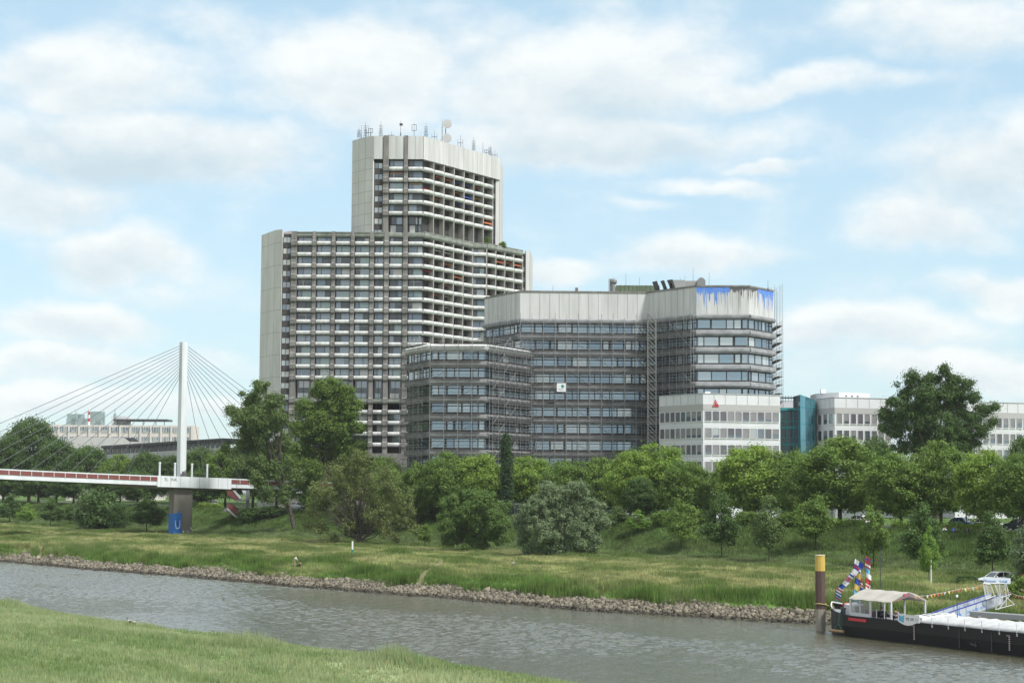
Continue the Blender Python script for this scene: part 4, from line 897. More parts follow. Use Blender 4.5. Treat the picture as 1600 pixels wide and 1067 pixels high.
    sp = MB(); x = X(214, 560); sp.loft([[(x - 2.5, 555, Z(684, 556, 210)), (x + .3, 555, Z(684, 556, 210)), (x + .3, 556, Z(684, 556, 210)), (x - 2.5, 556, Z(684, 556, 210))], [(x - .5, 553, Z(690, 556, 210)), (x + 2.5, 553, Z(690, 556, 210)), (x + 2.5, 554, Z(690, 556, 210)), (x - .5, 554, Z(690, 556, 210))]])
    tag(sp.build('roof_panel', 'black', origin=(x, 555, 30)), 'small tilted dark panel on the hall roof left of the pylon', 'panel')
    D = 600.; a = thing('edge_building', 'pale flat building half hidden behind trees at the left edge', 'building', (X(0, D), D, 8)); m_ = MB(); m_.box(X(-40, D), X(14, D), D, D + 12, 6, Z(690, D, 5)); m_.build('wall', 'pale', a)
    W = Many('window', ['frame', 'glass0', 'glass1', 'glass2', 'glass3', 'white'], a); grid_windows(W, a, Fr((X(-40, D), D), (X(14, D), D)), 9, [Z(690, D, 5) - 1.2 - 3.2 * k for k in range(5)], .6, 1.6, rnd=rnd); W.finish()
build_left()
# ------------------------------------------------------------------ cable stayed footbridge
def build_bridge():
    e = Vector((.769, .639)); p0 = Vector((X(283, 382, 750), 382.)); n = Vector((e.y, -e.x))
    B = thing('footbridge', 'white cable stayed footbridge with red railings and one tall white pylon', 'bridge', (p0.x, p0.y, 3))
    f = Fr(p0, p0 + e * 100)     # u along the bridge from the pylon, v towards the viewer
    zt = lambda u: 15.35 - .028 * u + (.00012 * u * u if u < 0 else 0)       # top of railing
    us = [-150, -110, -80, -60, -45, -30, -17.5]; lo = []
    W = 2.0
    def strip(u0, u1, v0, v1, a, b, mname, name, n_=1, mb=None):
        m_ = mb or MB(); k = max(1, int(abs(u1 - u0) / 12)); loops = []
        for i in range(k + 1): u = u0 + (u1 - u0) * i / k; loops.append([f.pt(u, v0, zt(u) + a), f.pt(u, v1, zt(u) + a), f.pt(u, v1, zt(u) + b), f.pt(u, v0, zt(u) + b)])
        m_.loft(loops)
        if mb is None: return m_.build(name, mname, B)
    strip(-150, 62, -W, W, -2.0, -1.12, 'steelwhite', 'deck')
    strip(-150, 62, -W + .2, W - .2, -1.12, -1.05, 'asphalt', 'walkway')
    m_ = MB(); m_.loft([[f.pt(u, v, zt(u) - 2.0 - d) for v, d in ((-1.9, 0), (-1.2, d0), (1.2, d0), (1.9, 0))] for u, d0 in ((-26, .05), (-8, .7), (8, .7), (24, .05))]); m_.build('haunch', 'pierconc', B)
    for s in (1, -1):
        v = s * W; va, vb = (v, v + .08) if s > 0 else (v - .08, v)
        strip(-150, -6.8, va, vb, -1.12, -.25, 'red', 'railing_panel'); strip(11.0, 62, va, vb, -1.12, -.25, 'red', 'railing_panel')
        strip(-150, -6.8, va - .05, vb + .05, -.22, 0, 'steelwhite', 'handrail'); strip(11.0, 62, va - .05, vb + .05, -.22, 0, 'steelwhite', 'handrail')
        strip(-6.8, 11.0, va - .1, vb + .12, -2.3, .02, 'steelwhite', 'parapet')
        if s > 0:
            q = MB()
            for i in range(9): u = -6 + i * 2.3; f.box(q, u - .03, u + .03, vb + .1, vb + .13, zt(u) - 2.25, zt(u) - .05)
            q.build('parapet_joint', 'seam', B)
            q = MB(); u = -150
            while u < 62:
                if not -7 < u < 11.0: f.box(q, u - .05, u + .05, v + .08, v + .14, zt(u) - 1.12, zt(u) - .22)
                u += 2.4
            q.build('railing_post', 'steelwhite', B)
    # graffiti lettering on the white parapet
    text('graffiti', 'EL  INK', f.pt(-5.2, W + .21, zt(-5) - 1.0), (e.x, e.y, -.028), (0, 0, 1), .95, 'paintblack', B, .008)
    pier = MB(); top = zt(0) - 2.6; pier.loft([[f.pt(u, v, z) for u, v in ((-2.2, -1.1), (-2.2, 1.1), (2.2, 1.1), (2.2, -1.1))] for z in (1.5, top)]); pr = pier.build('pier', 'pierconc', B)
    M_ = MB(); zm = Z(534.5, 382, 286)
    M_.loft([[f.pt(u, v, z) for u, v in ((-w, -d), (-w, d), (-w * .5, d + .15), (w * .5, d + .15), (w, d), (w, -d))] for z, w, d in ((zt(0) - 1.2, .68, .8), (zm - 22, .72, .75), (zm - 9, .66, .65), (zm, .66, .6))]); M_.build('pylon', 'steelwhite', B)
    q = MB(); r3 = random.Random(3)
    for i in range(14): u = -.8 + .11 * i; z = zt(0) + r3.uniform(0, .3); f.box(q, u, u + r3.uniform(.05, .15), 1.06, 1.075, z, z + r3.uniform(.3, 1.3))
    q.build('pylon_scribble', 'paintblack', B)
    # cables
    left = [-13.5 - 4.4 * i for i in range(12)]; right = [6 + 4.6 * i for i in range(11)]
    for L_, sg in ((left, -1), (right, 1)):
        for i, u in enumerate(L_):
            za = zm - 7.4 + 6.6 * (i / (len(L_) - 1)); c = MB(); c.tube(f.pt(sg * .8, 0, za), f.pt(u, 0, zt(u) - 1.1), .055, .055, 5); c.build('cable', 'cable', B)
    # short white lamp columns
    for i, px in enumerate((241.5, 266.5, 294.5, 319.8)):
        D = 382 + (px - 283) / 2800 * 382 * .6; x = X(px, D, 735); u = (Vector((x, D)) - p0).dot(e); c = MB(); c.tube(f.pt(u, 1.6, zt(u) - 1.1), f.pt(u, 1.6, zt(u) + 2.9), .22, .2, 8); b = f.pt(u, 1.6, zt(u) - 1.1)
        o = c.build('lamp_column', 'steelwhite', origin=b); tag(o, ['short white lamp column furthest left of the pylon on the bridge', 'short white lamp column just left of the pylon', 'short white lamp column just right of the pylon', 'short white lamp column furthest right of the pylon'][i], 'lamp column', 'white lamp columns on the bridge')
        c = MB(); t_ = f.pt(u, 1.6, zt(u) + 2.9); c.tube((t_[0], t_[1], t_[2] - .35), t_, .24, .24, 8); c.build('lamp_head', 'white', o)
    # mural and graffiti on the pier
    v = 1.112; b = MB(); g0 = 2.6; b.poly([f.pt(-2.2, v, g0 + .2), f.pt(-.3, v, g0 + .2), f.pt(-.3, v, g0 + 5.0), f.pt(-.9, v, g0 + 5.1), f.pt(-1.1, v, g0 + 5.7), f.pt(-1.3, v, g0 + 5.1), f.pt(-2.2, v, g0 + 5.0)]); b.poly([(f.pt(-2.212, q_, z)) for q_, z in ((-1.1, g0), (1.1, g0), (1.1, g0 + 5), (-1.1, g0 + 5))]); b.build('blue_mural', 'blue', B)
    u_ = MB(); cu = -1.25; cz = g0 + 2.5; o_ = [(-.52, 1.1), (-.62, .2), (-.45, -.55), (0, -.8), (.45, -.55), (.62, .2), (.52, 1.1)]; i_ = [(-.42, 1.1), (-.45, .2), (-.3, -.35), (0, -.55), (.3, -.35), (.45, .2), (.42, 1.1)]
    for k in range(6): u_.poly([f.pt(cu + p[0], v + .01, cz + p[1]) for p in (o_[k], o_[k + 1], i_[k + 1], i_[k])])
    u_.build('white_horseshoe', 'palegrime2', B); u_ = MB(); u_.poly([f.pt(cu + a_, v + .012, cz + b_) for a_, b_ in ((-.2, 0), (0, -.25), (.2, 0), (.22, .6), (.1, 1.2), (.05, 1.9), (-.05, 1.9), (-.1, 1.2), (-.22, .6))]); u_.build('mural_figure', 'mural', B)
    u_ = MB()
    for i in range(26): a_ = r3.uniform(0, 2.1); z = g0 + r3.uniform(.1, 1.3) + (a_ > 1.5) * r3.uniform(0, .8); w_ = r3.uniform(.05, .25); u_.poly([f.pt(a_, v + .002 * i % .02 + .003, z), f.pt(a_ + w_, v + .004, z + r3.uniform(-.1, .1)), f.pt(a_ + w_ * .6, v + .004, z + .3), f.pt(a_ - .05, v + .004, z + .25)])
    u_.build('pier_scribble', 'white', B); 
    # stair at the landward end: two flights with red side panels
    S = MB(); S2 = MB(); S3 = MB(); D = 398.
    g = lambda px, y: P(px, y, D)
    def panel(mb, pts, y0, y1): mb.loft([[(g(a_, b_).x, yy, g(a_, b_).z) for a_, b_ in pts] for yy in (y0, y1)])
    T = thing('stair', 'zigzag outdoor stair with red side panels under the landward end of the footbridge', 'staircase', (g(370, 812).x, D, g(370, 812).z))
    for y0 in (D, D + 2.2):
        panel(S, [(355, 764), (362, 764), (375, 779), (375, 782), (370, 782), (355, 772)], y0, y0 + .08); S.build('side_panel', 'red', T); S = MB(); panel(S, [(355, 787), (360, 787), (384, 806), (378, 808), (368, 806), (355, 793)], y0, y0 + .08); S.build('side_panel', 'red', T); S = MB()
        panel(S2, [(362, 764), (363, 764), (376, 779), (375, 780)], y0 - .1, y0 + .12); panel(S2, [(355, 793), (369, 806), (369, 809), (355, 796)], y0 - .06, y0 + .14)
    panel(S2, [(374, 764), (380, 764), (386, 776), (384, 782)], D + 2.4, D + 2.5); panel(S2, [(374, 789), (378, 789), (386, 803), (382, 804)], D + 2.4, D + 2.5)
    panel(S3, [(384, 763), (388, 763), (388, 812), (384, 812)], D + .4, D + 1.9); panel(S3, [(368, 781), (388, 781), (388, 783), (368, 783)], D - .1, D + 5); panel(S3, [(372, 806), (383, 806), (383, 814), (372, 814)], D, D + 2.2)
    panel(S3, [(355, 772), (370, 782), (370, 784), (355, 774)], D + .1, D + 2.1); panel(S3, [(355, 796), (370, 808), (370, 810), (355, 798)], D + .1, D + 2.1)
    panel(S3, [(355, 795), (355, 799), (350, 799), (350, 795)], D, D + 4)
    S2.build('handrail', 'steelwhite', T); S3.build('flight', 'lead', T)
M['palegrime2'] = mat('pale_mural', (.5, .55, .58), .6, color2=(.3, .4, .5), scale=2); M['mural'] = mat('mural_dark', (.01, .05, .2), .6)
build_bridge()
# ------------------------------------------------------------------ foliage
LM = {'mid': leafmat('leaf_mid', (0.091, 0.161, 0.032), (0.175, 0.270, 0.051)), 'bright': leafmat('leaf_bright', (0.134, 0.229, 0.037), (0.242, 0.350, 0.059)), 'dark': leafmat('leaf_dark', (0.051, 0.096, 0.026), (0.098, 0.174, 0.042)),
      'poplar': leafmat('leaf_poplar', (0.084, 0.143, 0.045), (0.161, 0.235, 0.066)), 'brown': leafmat('leaf_brown', (0.119, 0.152, 0.049), (0.207, 0.252, 0.081)), 'olive': leafmat('leaf_olive', (0.075, 0.143, 0.034), (0.144, 0.230, 0.054)),
      'silver': leafmat('leaf_silver', (0.105, 0.166, 0.074), (0.238, 0.310, 0.162)), 'cypress': leafmat('leaf_cypress', (0.027, 0.063, 0.026), (0.055, 0.103, 0.036)), 'young': leafmat('leaf_young', (0.122, 0.230, 0.036), (0.207, 0.333, 0.060)), 'hedge': leafmat('leaf_hedge', (0.146, 0.241, 0.036), (0.232, 0.345, 0.048))}
def crown_mesh(name, clumps, per, leaf, mname, seed, flat=.7, core=.0, up=.35, droop=0.):
    rs = np.random.RandomState(seed); C = np.array([c[:3] for c in clumps]); Rr = np.array([c[3] for c in clumps]); n = len(C) * per
    idx = np.repeat(np.arange(len(C)), per); d = rs.normal(0, 1, (n, 3)); d /= np.linalg.norm(d, axis=1)[:, None]
    rad = np.where(rs.rand(n) < .62, rs.uniform(.35, 1.0, n) ** .5 * rs.uniform(.8, 1.15, n), rs.uniform(.3, 1.9, n)); p = C[idx] + d * (Rr[idx] * rad)[:, None] * np.array([1, 1, flat])
    if droop: p[:, 2] -= droop * rs.rand(n) * (d[:, 0] ** 2 + d[:, 1] ** 2)
    nr = d + rs.normal(0, .55, (n, 3)); nr[:, 2] += up; nr /= np.linalg.norm(nr, axis=1)[:, None]
    a = np.cross(nr, rs.normal(0, 1, (n, 3))); a /= np.linalg.norm(a, axis=1)[:, None] + 1e-9; b = np.cross(nr, a); s = leaf * rs.uniform(.6, 1.35, n)
    a *= s[:, None]; b *= (s * .62)[:, None]
    v = np.stack([p - a, p - b * .9, p + a, p + b], 1).reshape(-1, 3); f = np.arange(n * 4).reshape(-1, 4)
    cl = rs.rand(len(C)); fac = np.clip(cl[idx] * .5 + rs.rand(n) * .45, 0, 1)
    c = np.repeat(fac, 4)[:, None] * np.ones((1, 3)); return foreach_mesh(name, v, f, 4, [LM[mname]], c, attr='leaf')
def ell_clumps(seed, n, rx, rz, zc, rmin, rmax, inner=.45, shape=None, ry=None, bottom=-.75):
    r = random.Random(seed); out = []; ry = ry or rx; tries = 0
    while len(out) < n and tries < 9000:
        tries += 1
        v = Vector((r.gauss(0, 1), r.gauss(0, 1), r.gauss(0, 1))).normalized() * (inner + (1 - inner) * r.random() ** .5)
        if v.z < bottom: continue
        rr = r.uniform(rmin, rmax); k = 1 - .6 * rr / rx; x, y, z = v.x * rx * k, v.y * ry * k, zc + v.z * rz * k
        if shape and not shape(x, y, z): continue
        if any((Vector((x, y, z)) - Vector(c[:3])).length < .45 * (rr + c[3]) for c in out) and r.random() < .8: continue
        out.append((x, y, z, rr))
    return out
def trunk_mb(h0, r0, clumps, nl, seed, lean=(0, 0), split=.35):
    r = random.Random(seed); mb = MB(); top = (lean[0], lean[1], h0); mb.path([(0, 0, -.4), (0, 0, 0), (lean[0] * .3, lean[1] * .3, h0 * .5), top], [r0 * 1.35, r0 * 1.1, r0 * .85, r0 * .6], 8)
    for c in r.sample(clumps, min(nl, len(clumps))):
        t = r.uniform(split, 1); s = Vector((lean[0] * t, lean[1] * t, h0 * t)); e = Vector(c[:3]); m_ = (s + e) / 2 + Vector((r.uniform(-.3, .3), r.uniform(-.3, .3), .25 * (e - s).length * .5)); mb.path([s, m_, e], [r0 * .38, r0 * .22, r0 * .06], 5)
    return mb
def tree_proto(name, label, cat, clumps, per, leaf, mname, h0, r0, nl, seed, group=None, **kw):
    T = thing(name, label, cat, (0, 0, 0), group); ln = kw.pop('lean', (0, 0)); t = trunk_mb(h0, r0, clumps, nl, seed, ln).build('trunk', 'bark', T, local=True)
    me = crown_mesh('crown', clumps, per, leaf, mname, seed, **kw); link_mesh('crown', me, T); T['_h'] = max(c[2] + c[3] * kw.get('flat', .7) for c in clumps); T['_w'] = 2 * max(abs(c[0]) + c[3] * .85 for c in clumps); return T
PROT = {}; USED = set()
def mk(key, fn): PROT[key] = fn
def chest(seed, mname):         # street tree with a broad domed, layered crown
    cl = ell_clumps(seed, 125, 5.6, 5.6, 6.7, .7, 1.5, .5, bottom=-.9); return tree_proto('street_tree', 'x', 'tree', cl, 260, .17, mname, 6.0, .28, 14, seed, flat=.66)
def young(seed, mname):
    cl = ell_clumps(seed, 64, 2.5, 3.1, 3.9, .3, .65, .3, bottom=-.85, shape=lambda x, y, z: math.hypot(x, y) < 2.5 * min(1, (7.2 - z) / 4.2) * (.75 + .25 * math.sin(3 * math.atan2(y, x) + z + seed))); return tree_proto('young_tree', 'x', 'tree', cl, 150, .11, mname, 4.0, .07, 16, seed, flat=.8)
def bushp(seed, mname):
    cl = ell_clumps(seed, 60, 2.6, 2.3, 1.9, .5, .9, .5, bottom=-.9); return tree_proto('shrub', 'x', 'shrub', cl, 130, .15, mname, 1.5, .08, 10, seed, flat=.8)
KIND = {'c0': lambda: chest(1, 'mid'), 'c1': lambda: chest(2, 'bright'), 'c2': lambda: chest(3, 'mid'), 'c3': lambda: chest(4, 'dark'), 'c4': lambda: chest(5, 'bright'), 'y0': lambda: young(11, 'mid'), 'y1': lambda: young(12, 'young'), 'y2': lambda: young(13, 'dark'), 'y3': lambda: young(14, 'poplar'), 'b0': lambda: bushp(21, 'dark'), 'b1': lambda: bushp(22, 'silver'), 'b2': lambda: bushp(23, 'mid'), 'b3': lambda: bushp(24, 'bright')}
RT = random.Random(77)
def plant(kind, px, t, topy, wpx, label, group=None, D=None, name=None, cat=None):
    if D is None: x, y = onT(px, t)
    else: x, y = X(px, D, 780), D
    z = gz(x, y); 
    if kind not in PROT: PROT[kind] = KIND[kind](); o = PROT[kind]
    else: o = copy_tree(PROT[kind])
    H = Z(topy, y, px) - z; W = wpx / F * y; sx = W / o['_w']; sz = H / o['_h']
    o.location = (x, y, z); o.scale = (sx, sx, sz); o.rotation_euler = (0, 0, RT.uniform(0, 6.28)); o['label'] = label
    if name: o.name = name
    if cat: o['category'] = cat
    if group: o['group'] = group
    elif 'group' in o: del o['group']
    return o
G1 = 'street trees along the promenade'; G0 = 'dense trees behind the footbridge'; GY = 'young trees on the grass slope'; GB = 'trees standing in front of the office blocks'
# right half: promenade row, left to right
row = [('c0', 612, 206, 730, 78, 'dark green promenade tree showing above the brownish willow'), ('c0', 652, 209, 720, 74, 'dark green promenade tree below the left wing of the scaffolded office'),
 ('c0', 697, 212, 703, 84, 'dark green promenade tree standing just left of the bright one'), ('c1', 752, 217, 706, 100, 'bright yellow green promenade tree left of the narrow cypress'), ('c4', 828, 223, 710, 96, 'bright green promenade tree right of the narrow cypress'),
 ('c2', 885, 219, 716, 84, 'mid green promenade tree directly over the silver willow'), ('c0', 940, 224, 712, 90, 'promenade tree below the right part of the middle scaffolding'), ('c1', 985, 219, 700, 84, 'bright promenade tree left of the tall one by the stair scaffold'),
 ('c4', 1030, 224, 690, 104, 'tall bright promenade tree covering the left foot of the white office'), ('c2', 1072, 217, 716, 76, 'low round promenade tree at the left corner of the white office'), ('c0', 1118, 231, 734, 60, 'small tree deep between two big ones below the white office corner'),
 ('c1', 1178, 221, 692, 134, 'broad bright tree in front of the right half of the white office'), ('c2', 1236, 224, 700, 90, 'dark green tree in front of the teal glass stair tower'), ('c0', 1312, 221, 679, 150, 'broadest round tree on the promenade, in front of the set back white office'),
 ('c3', 1368, 232, 678, 70, 'tree top peeking out left below the big dark poplar'), ('c2', 1408, 219, 703, 110, 'layered tree in front of the left foot of the big dark poplar'), ('c0', 1470, 223, 685, 108, 'tall round tree in front of the right foot of the big dark poplar'),
 ('c1', 1540, 219, 699, 110, 'bright tree in front of the right edge office wing'), ('c2', 1597, 216, 703, 100, 'tree cut by the right edge of the photo on the promenade'), ('c3', 1600, 240, 678, 70, 'dark tree top at the right edge behind the promenade row'),
 ('c3', 905, 216, 748, 56, 'small shaded tree directly behind the silver willow top'), ('c3', 1000, 216, 742, 60, 'small shaded tree low between bright promenade trees'), ('c2', 1255, 217, 735, 72, 'lower tree filling the gap below the teal stair tower')]
for k in row: plant(*(k[:3] + (k[3] + 2,) + k[4:]), group=G1)
left = [('c3', 45, 232, 643, 100, 'tall dark tree at the far left edge above the bridge'), ('c3', 12, 224, 668, 60, 'dark tree cut by the left edge above the bridge'), ('c3', 88, 222, 678, 78, 'dark tree right of the tallest one at the left end of the bridge'), ('c3', 135, 224, 688, 84, 'round dark tree in front of the low sloping hall roof'),
 ('c0', 188, 223, 702, 74, 'dark tree at the left end of the long white hall'), ('c3', 228, 226, 697, 70, 'dark tree in front of the long hall, left of the pylon'), ('c3', 268, 222, 703, 64, 'dark tree straight behind the pylon foot'), ('c3', 310, 226, 690, 80, 'dark tree just right of the pylon'), ('c0', 352, 223, 692, 76, 'dark tree between the pylon and the big poplars'), ('c3', 395, 228, 676, 90, 'dark tree behind the leaning poplar'), ('c3', 432, 232, 700, 80, 'dark tree between the two poplars'),
 ('c3', 60, 216, 724, 80, 'low dark tree just under the bridge deck at the left'), ('c3', 115, 217, 728, 80, 'low dark tree under the second cable anchor of the bridge'), ('c3', 165, 216, 730, 80, 'low dark tree under the middle of the red railing'), ('c3', 215, 217, 728, 80, 'low dark tree left of the bridge pier'), ('c3', 315, 218, 726, 84, 'low dark tree right of the bridge pier'), ('c3', 5, 216, 726, 80, 'low dark tree in the lower left corner of the woodland')]
for k in left: plant(*(k[:3] + (k[3] + 7,) + k[4:]), group=G0)
for k in [('c0', 470, 234, 690, 90, 'tree behind the leaning trunk, below the tower foot'), ('c3', 540, 234, 700, 100, 'dark tree filling the gap below the second poplar'), ('c2', 590, 238, 712, 90, 'tree behind the brownish willow below the tower foot')]: plant(*k, group=GB)
# young trees on the slope and the meadow
for k in [('y2', 16, 196, 770, 50, 'dark young tree at the left edge under the bridge'), ('y1', 43, 193, 785, 34, 'bright light green young tree near the left edge'), ('y2', 80, 193, 776, 44, 'dark young tree right of the bright green sapling'), ('y2', 110, 200, 786, 34, 'small dark young tree left of the grey green bush'), ('y2', 230, 187, 768, 62, 'round dark young tree on a thin stem left of the bridge pier'), ('y2', 190, 192, 786, 50, 'small dark tree between the bush and the round tree by the pier'),
 ('y0', 664, 190, 817, 27, 'tiny dark sapling on a thin stem left of the dark olive willow'), ('y0', 1064, 203, 776, 56, 'slope tree with open crown left of the thin stemmed dark one'), ('y2', 1127, 197, 768, 66, 'dark slope tree with a thin trunk below the white office corner'), ('y3', 1201, 196, 772, 64, 'feathery slope tree with thin trunk second left of the mooring pile'), ('y0', 1274, 205, 772, 66, 'slope tree standing above the yellow mooring pile'),
 ('y0', 1364, 196, 788, 54, 'slope tree above the ship flags'), ('y2', 1440, 193, 784, 82, 'wide dark slope tree behind the staked bright sapling'), ('y1', 1450, 176, 820, 38, 'bright sapling tied to a pale stake on the meadow'), ('y2', 1549, 187, 796, 66, 'dark slope tree above the white car'), ('y1', 997, 208, 796, 46, 'small bright slope tree right of the silver willow'), ('y3', 965, 212, 790, 40, 'bushy young tree on the slope edge behind the silver willow')]: plant(*k, group=GY)
o = plant('b0', 155, 189, 766, 76, 'large dark bush with grey green top left of the bridge pier'); o.scale.x *= 1.0
plant('b1', 138, 191, 765, 44, 'grey green willow bush leaning on the dark bush'); plant('b0', 185, 188, 786, 34, 'dark low bush at the right side of the large bush')
for i, (px, t, ty, w, lb) in enumerate([(390, 207, 792, 40, 'low dark bush at the foot of the zigzag stair'), (425, 210, 790, 50, 'dark bush on the slope left of the leaning trunk'), (1040, 213, 796, 50, 'low shrub on top of the slope under the white office'), (1510, 178, 898, 40, 'low dark shrub on the meadow left of the white car'), (940, 210, 800, 60, 'dark shrub on the slope right of the silver willow'), (1090, 214, 794, 44, 'low shrub between two slope trees'), (1170, 214, 797, 44, 'low shrub under the broad bright tree'), (1235, 214, 797, 50, 'low shrub under the tree by the teal stair tower'), (860, 212, 800, 60, 'shrub hidden low behind the silver willow'), (700, 214, 792, 60, 'shrub behind the dark olive willow'), (640, 214, 797, 30, 'low shrub beside the people on the promenade'), (480, 212, 806, 34, 'low bush right of the leaning trunk')]):
    plant('b0' if 'dark' in lb else 'b2', px, t, ty, w, lb, group='low shrubs')
# ---- individual trees
def single(name, label, cat, px, D, clumps, per, leaf, mname, h0, r0, nl, seed, **kw):
    T = tree_proto(name, label, cat, clumps, per, leaf, mname, h0, r0, nl, seed, **kw); x, y = X(px, D, 800), D; T.location = (x, y, gz(x, y)); return T
def clumps_px(px0, D, z0, blobs, seed, dens=1., depth=.7, rr=(.8, 1.5)):
    # crown given as masses seen in the photo (px, py, radius px); each mass gets its own depth and is filled with clumps
    r = random.Random(seed); out = []; x0 = X(px0, D, 800)
    for bx, by, br in blobs:
        c = P(bx, by, D); R_ = br / F * D; dy = r.uniform(-.6, .6) * R_ * 1.2; n = int(dens * (R_ / 1.15) ** 2 * 4.6) + 3
        for i in range(n):
            v = Vector((r.gauss(0, 1), r.gauss(0, 1), r.gauss(0, 1))).normalized() * r.uniform(.35, 1); v *= r.choice((.8, 1, 1, 1.22)); k = r.uniform(*rr) * .85; q = max(R_ - k * .7, .3)
            out.append((c.x - x0 + v.x * q, dy + v.y * q * depth * 1.2, c.z - z0 + v.z * q, k))
    return out
def ztree(px, D): x = X(px, D, 800); return gz(x, D)
D = 372; z0 = ztree(460, D)
cl = clumps_px(460, D, z0, [(408, 605, 16), (392, 630, 24), (430, 628, 20), (375, 652, 20), (402, 655, 24), (438, 655, 20), (385, 690, 26), (362, 640, 9), (440, 690, 18), (408, 685, 14), (375, 722, 14), (352, 700, 9), (404, 745, 18), (415, 770, 20), (440, 735, 16), (465, 745, 14), (405, 720, 16), (445, 780, 9), (418, 640, 22), (390, 665, 22), (425, 700, 18), (395, 715, 16), (460, 700, 12), (430, 735, 18), (425, 665, 20), (405, 745, 14), (447, 765, 12)], 31, 1.05, rr=(.7, 1.35))
T = single('poplar_tree', 'leaning old poplar with loose crown and thick trunk before the tower end', 'tree', 460, D, cl, 130, .19, 'poplar', 9.5, .42, 12, 31, lean=(-3.4, 0), flat=.85)
mb = MB(); mb.path([(-2.2, 0, 7), (-5, .4, 13), (-6.5, .6, 20), (-6.4, .8, 27)], [.34, .26, .18, .08], 7); mb.path([(-2.6, 0, 8), (-3.2, -.5, 15), (-2.6, -.5, 22), (-3, 0, 27)], [.34, .24, .15, .06], 7); mb.path([(-2.8, 0, 9), (-7, .5, 14), (-11, .5, 17)], [.32, .2, .08], 6); mb.build('limb', 'bark', T, local=True)
D = 388; z0 = ztree(507, D)
cl = clumps_px(507, D, z0, [(515, 608, 24), (540, 618, 20), (495, 615, 12), (480, 640, 22), (510, 645, 26), (545, 648, 20), (470, 668, 20), (500, 680, 26), (535, 680, 28), (560, 668, 14), (475, 700, 20), (510, 712, 26), (548, 710, 24), (562, 695, 12), (530, 740, 20), (490, 735, 22), (575, 720, 10), (465, 725, 14), (525, 630, 26), (500, 660, 26), (525, 665, 28), (555, 632, 14), (490, 765, 20), (525, 768, 22), (555, 755, 20), (470, 755, 16), (540, 700, 26), (565, 735, 16), (480, 780, 14), (505, 790, 16)], 32, 1.3, rr=(.7, 1.4))
single('poplar_tree', 'tall dense poplar right of the leaning one, covering the lower tower balconies', 'tree', 507, D, cl, 135, .19, 'mid', 17, .42, 26, 32, flat=.8)
D = 345; z0 = ztree(1463, D)
cl = clumps_px(1463, D, z0, [(1425, 590, 16), (1418, 612, 20), (1442, 603, 18), (1462, 590, 16), (1475, 580, 13), (1490, 600, 20), (1512, 600, 14), (1520, 622, 14), (1455, 630, 28), (1495, 635, 28), (1410, 640, 22), (1392, 628, 14), (1385, 648, 16), (1430, 660, 30), (1475, 668, 30), (1515, 655, 22), (1540, 640, 16), (1556, 636, 8), (1530, 672, 18), (1400, 672, 22), (1380, 668, 8), (1440, 695, 26), (1490, 700, 26), (1520, 692, 20), (1550, 660, 9), (1410, 700, 18), (1450, 640, 30), (1475, 615, 22), (1500, 615, 22), (1440, 620, 24), (1500, 680, 26), (1400, 655, 20), (1470, 700, 26), (1445, 675, 28)], 33, .8, rr=(.7, 1.4))
single('big_tree', 'big dark spreading tree rising high in front of the white offices at the right', 'tree', 1463, D, cl, 135, .18, 'dark', 14, .6, 30, 33, flat=.85)
# brownish willow, thin foliage on a fan of branches
D = 326; z0 = ztree(563, D); cl = clumps_px(563, D, z0, [(560, 728, 26), (528, 742, 28), (598, 748, 28), (503, 768, 26), (560, 765, 34), (617, 775, 28), (487, 798, 20), (535, 795, 30), (590, 798, 30), (634, 803, 24), (500, 825, 18), (545, 825, 20), (602, 826, 22), (652, 826, 14), (478, 818, 12), (568, 712, 14), (520, 840, 12), (620, 840, 12)], 34, 1.2, rr=(.5, 1.0))
T = single('brown_willow', 'sparse brownish green willow with spreading bare branches in the middle of the meadow', 'tree', 563, D, cl, 60, .14, 'brown', 3.2, .36, 40, 34, flat=.9)
mb = MB(); r = random.Random(8)
for i in range(46):
    a = r.uniform(-1.45, 1.45); ln = r.uniform(6, 12) * (1 - .25 * abs(a)); d = Vector((math.sin(a), r.uniform(-.6, .6), math.cos(a) * 1.05)).normalized(); s = Vector((0, 0, r.uniform(.2, 3))); m_ = s + d * ln * .5 + Vector((0, 0, -.3 if abs(a) > 1 else .2)); e = s + d * ln + Vector((0, 0, .9 * abs(a))); mb.path([s, m_, e], [.14, .08, .02], 5)
mb.build('branch', 'bark', T, local=True, kind='stuff')
D = 300; z0 = ztree(738, D); cl = clumps_px(738, D, z0, [(728, 776, 24), (755, 783, 24), (705, 793, 22), (778, 795, 20), (738, 800, 28), (696, 815, 20), (768, 818, 26), (720, 825, 28), (788, 818, 16), (745, 842, 24), (702, 842, 16), (780, 840, 16), (730, 855, 12), (750, 856, 12)], 35, 1.8, rr=(.45, .95))
single('olive_willow', 'dull olive green round willow left of the silver willow', 'tree', 738, D, cl, 190, .13, 'olive', 2.5, .3, 30, 35, flat=.85)
D = 282; z0 = ztree(878, D); cl = clumps_px(878, D, z0, [(865, 775, 26), (900, 775, 24), (835, 795, 26), (925, 800, 26), (875, 805, 32), (815, 815, 18), (945, 815, 12), (850, 830, 28), (905, 830, 28), (820, 840, 16), (930, 840, 14), (870, 850, 22), (895, 762, 12), (840, 852, 16), (905, 855, 16), (825, 858, 12), (862, 862, 14), (892, 862, 14), (925, 856, 12), (860, 765, 20), (905, 765, 16)], 36, 2.0, rr=(.4, .85))
single('silver_willow', 'large round silver green willow bush in the middle of the meadow', 'tree', 878, D, cl, 190, .13, 'silver', 2.5, .3, 30, 36, flat=.9)
